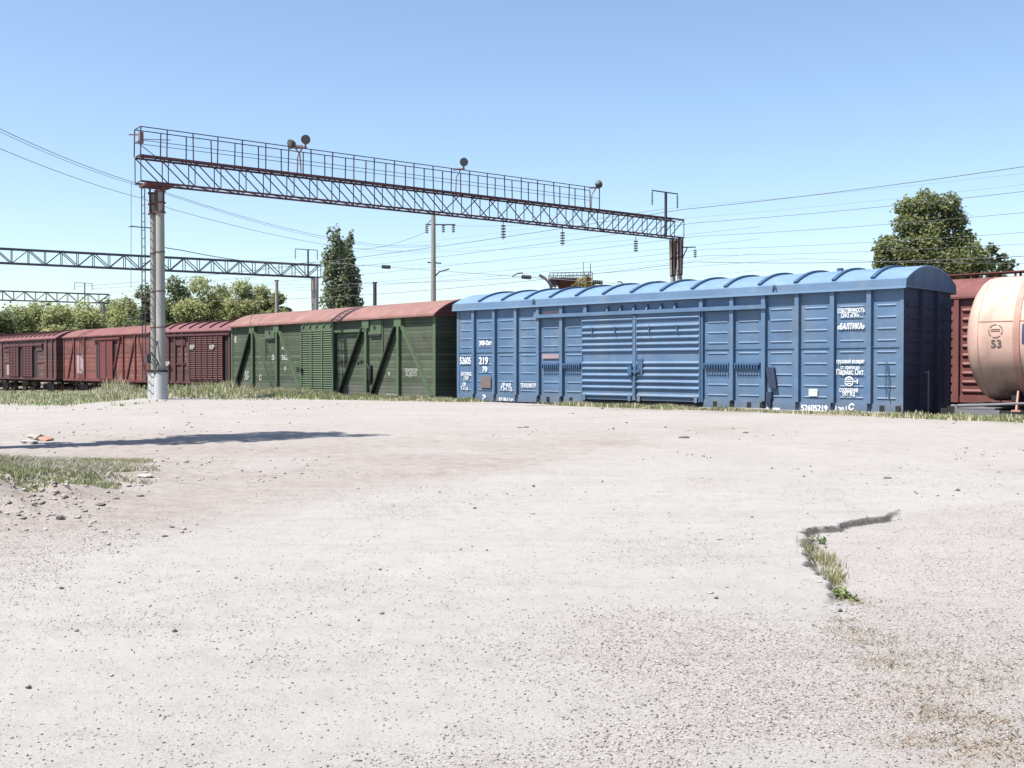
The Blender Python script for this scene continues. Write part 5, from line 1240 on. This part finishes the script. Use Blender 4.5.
def rubble_zone(x, y): return np.exp(-((x+5.5)/1.0)**2-((y-10.9)/1.5)**2)
def ground_hit(px, py):
    z = 1.35*F/(py-HY)
    for _ in range(6): z = (EYE-ground_z((px-512)/F*z, z))*F/(py-HY)
    return (px-512)/F*z, z
Xs, Ys = [], []
for (px, py, k_, rr_) in ((930,655,1.0,.07),(1002,682,2.2,.12),(1015,668,1.5,.1),(880,662,.8,.06),(912,692,1.2,.08),(938,712,1.8,.07),(950,722,1.0,.08),(962,690,1.0,.09),(985,700,1.0,.1),(1012,722,1.2,.08),(925,742,1.2,.06),(890,748,.6,.06),(980,748,1.2,.08),(1005,756,1.2,.07),
    (852,632,1.6,.07),(862,640,1.2,.08),(878,645,.9,.07),(845,622,1.0,.05),(900,668,.7,.09),(958,760,.8,.06),(925,640,.4,.1),(995,640,.4,.12),(870,700,.5,.08),(1018,745,1.2,.09),(940,675,.6,.1)):
    x_, y_ = ground_hit(px, py); nn_ = int(230*k_); Xs.append(x_+rng.normal(size=nn_)*rr_*1.3); Ys.append(y_+rng.normal(size=nn_)*rr_*0.9)
V, Fc, C = blades(np.concatenate(Xs), np.concatenate(Ys), 0.022, 0.0028, (0.10,0.10,0.045), (0.19,0.17,0.08), 0.78, (0.33,0.225,0.13), 91, lean=2.0)
tag(np_mesh('dry_grass', V, Fc, M['blade'], cols=C), 'scattered straw-coloured dead grass clumps in the lower right corner', kind='stuff')
# loose stones
def stones(X, Y, sz, cols, name, label, seed):
    g_ = np.random.default_rng(seed); n = len(X)
    base = np.array([(1,0,0),(-1,0,0),(0,1,0),(0,-1,0),(0,0,1),(0,0,-1)], float)
    tri = np.array([(0,2,4),(2,1,4),(1,3,4),(3,0,4),(2,0,5),(1,2,5),(3,1,5),(0,3,5)])
    a = g_.random(n)*2*np.pi; ca, sa = np.cos(a), np.sin(a)
    Bs = base[None]*(0.7+0.6*g_.random((n, 6, 1)))+0.24*g_.normal(size=(n, 6, 3))
    sc = np.stack([np.ones(n), 0.55+0.45*g_.random(n), 0.35+0.4*g_.random(n)], 1)
    Bs = Bs*sc[:, None]*(sz/2)[:, None, None]
    xr = Bs[...,0]*ca[:,None]-Bs[...,1]*sa[:,None]; yr = Bs[...,0]*sa[:,None]+Bs[...,1]*ca[:,None]
    Z = height(X, Y)+sz*0.12
    V = np.stack([xr+X[:,None], yr+Y[:,None], Bs[...,2]+Z[:,None]], -1).reshape(-1, 3)
    Fc = (tri[None]+(np.arange(n)*6)[:,None,None]).reshape(-1, 3)
    o = np_mesh(name, V, Fc, M['stone'], cols=np.repeat(cols, 6, axis=0)); tag(o, label, kind='stuff'); return o
ms, nt, bb = new_mat('loose_stone'); at_ = N(nt, 'ShaderNodeAttribute', attribute_name='tint'); nt.links.new(at_.outputs['Color'], bb.inputs['Base Color']); bb.inputs['Roughness'].default_value = 0.95; bb.inputs['Specular IOR Level'].default_value = 0.1; M['stone'] = ms
def stone_cols(n, g_, dark=0.22):
    t = g_.random((n, 1)); c_ = 0.8*np.array((0.24,0.22,0.21))*(1-t)+0.8*np.array((0.45,0.42,0.41))*t
    dk = g_.random(n) < dark; c_[dk] = np.array((0.11,0.095,0.09))*(0.7+0.7*g_.random((dk.sum(), 1)))
    pk = g_.random(n) < 0.05; c_[pk] = np.array((0.30,0.235,0.21)); return c_
g_ = np.random.default_rng(77)
n = 210000; Y = 2.6+11.0*g_.random(n)**1.5; X = (g_.random(n)*2-1)*(0.4875*1.06*Y+0.3)
grv = gfun(X, Y, notch_side(X, Y))
keep = g_.random(n) < 0.09+1.0*grv**1.2; X, Y = X[keep], Y[keep]; n = len(X)
stones(X, Y, 0.005+0.010*g_.random(n)**2.2, stone_cols(n, g_), 'gravel', 'fine loose gravel scattered over the near yard', 78)
n = 12000; Y = 4+30*g_.random(n)**1.3; X = (g_.random(n)*2-1)*(0.4875*1.06*Y+0.3); dd_, _ = line_dist(X, Y); keep = (dd_ > 0.6) & (g_.random(n) < np.where(Y > 10, 0.8, 0.2)*sm(-0.1, 0.5, fbm(X, Y, 2.2, 61, 4))); X, Y = X[keep], Y[keep]; n = len(X)
stones(X, Y, (0.009+0.040*g_.random(n)**5)*(0.6+Y/24), stone_cols(n, g_, 0.35), 'gravel', 'larger pebbles and clods strewn over the whole yard', 79)
n = 3600; X = g_.uniform(1.6, 3.8, n); Y = g_.uniform(5.4, 9.9, n); nd_ = notch_side(X, Y)+0.12*fbm(X, Y, 0.30, 31, 5)+0.045*vnoise(X, Y, 0.09, 38); keep = (nd_ > -0.015) & (nd_ < 0.05+0.10*g_.random(n)); X, Y = X[keep], Y[keep]; n = len(X); t_ = g_.random((n, 1))**2
stones(X, Y, 0.007+0.024*g_.random(n)**2.5, np.array((0.055,0.05,0.048))*(1-t_)+np.array((0.26,0.24,0.23))*t_, 'rubble', 'dark crumbs of broken asphalt along the jagged pavement edge', 82)
n = 3000; X = g_.uniform(-8.5, -2.6, n); Y = g_.uniform(7.6, 15.0, n); keep = (fbm(X, Y, 0.9, 49, 3) > 0.12); X, Y = X[keep], Y[keep]; n = len(X)
stones(X, Y, 0.010+0.055*g_.random(n)**5, stone_cols(n, g_, 0.12), 'rubble', 'small rubble and clods crumbling off the mound at left', 80)

def chunk(name, label, px, py, size, c_, seed, cat, flat=0.45):
    g2 = random.Random(seed); z = 12.0
    for _ in range(12):
        p = W_(px, HY, z); h = ground_z(p.x, z); z = (EYE-h)*F/(py-HY)
    p = W_(px, HY, z); p.z = ground_z(p.x, z)
    import bmesh
    bm = bmesh.new(); bmesh.ops.create_icosphere(bm, subdivisions=2, radius=0.5)
    for v in bm.verts: v.co *= 1+g2.uniform(-0.22, 0.22); v.co.x *= size; v.co.y *= size*0.7; v.co.z = v.co.z*size*flat+size*flat*0.25
    me = bpy.data.meshes.new(name); bm.to_mesh(me); bm.free()
    me.materials.append(c_); o = bpy.data.objects.new(name, me); col.objects.link(o); o.location = p; o.rotation_euler = (0,0,g2.uniform(0,3)); tag(o, label, cat)
    return o
darkst = paint('dark_stone', (0.12,0.10,0.095), damt=0.3, rough=0.95, streak=False); palest = paint('pale_broken_stone', (0.36,0.32,0.30), damt=0.2, rough=0.95, streak=False); peach = paint('orange_brick', (0.36,0.20,0.14), damt=0.3, rough=0.9, streak=False)
n = 1300; X = g_.normal(-4.75, 0.5, n); Y = g_.normal(10.1, 1.0, n); t_ = g_.random((n, 1)); cc = np.array((0.20,0.17,0.15))*(1-t_)+np.array((0.34,0.30,0.28))*t_
stones(X, Y, 0.010+0.065*g_.random(n)**4, cc, 'rubble', 'pale crumbled clods on the bank at the left edge', 81)
chunk('dark_clod', 'small dark clod lying alone below the grassy mound', 59, 520, 0.075, darkst, 1, 'stone', 0.7)
chunk('dark_slab', 'dark-edged flat slab right of the grassy mound', 139, 496, 0.10, darkst, 2, 'stone', 0.2)
chunk('dark_slab', 'narrow dark flat chip left of the dark-edged slab', 100, 505, 0.13, darkst, 3, 'stone', 0.14)
chunk('pale_slab', 'pale flat broken slab above the dark-edged slab', 143, 477, 0.28, palest, 4, 'stone', 0.14)
chunk('white_rubble', 'whitish broken lump beside the orange one past the shadow', 36, 440, 0.34, palest, 5, 'stone', 0.4)
chunk('white_rubble', 'flat pale lump at the left of the small rubble heap', 29, 443, 0.36, palest, 6, 'stone', 0.2)
chunk('orange_brick', 'orange broken brick in the small rubble heap at left', 45, 440.5, 0.34, peach, 7, 'brick', 0.3)
chunk('pale_slab', 'small pale stone in the grass before the left end of the blue boxcar', 457.5, 405, 0.17, palest, 8, 'stone', 0.5)
for i, (px, py, sz, lab) in enumerate(((520, 428, 0.10, 'dark clod, left of two in the gravel before the blue boxcar'), (526, 427.5, 0.13, 'dark clod, right of two in the gravel before the blue boxcar'), (684, 438, 0.18, 'flat dark clod in the gravel right of the boxcar doors'), (888, 478.5, 0.11, 'dark clod at right, above the broken asphalt edge'), (746, 433, 0.12, 'tiny dark clod before the right half of the blue boxcar'))):
    chunk('dark_clod', lab, px, py, sz, darkst, 20+i, 'stone', 0.25)
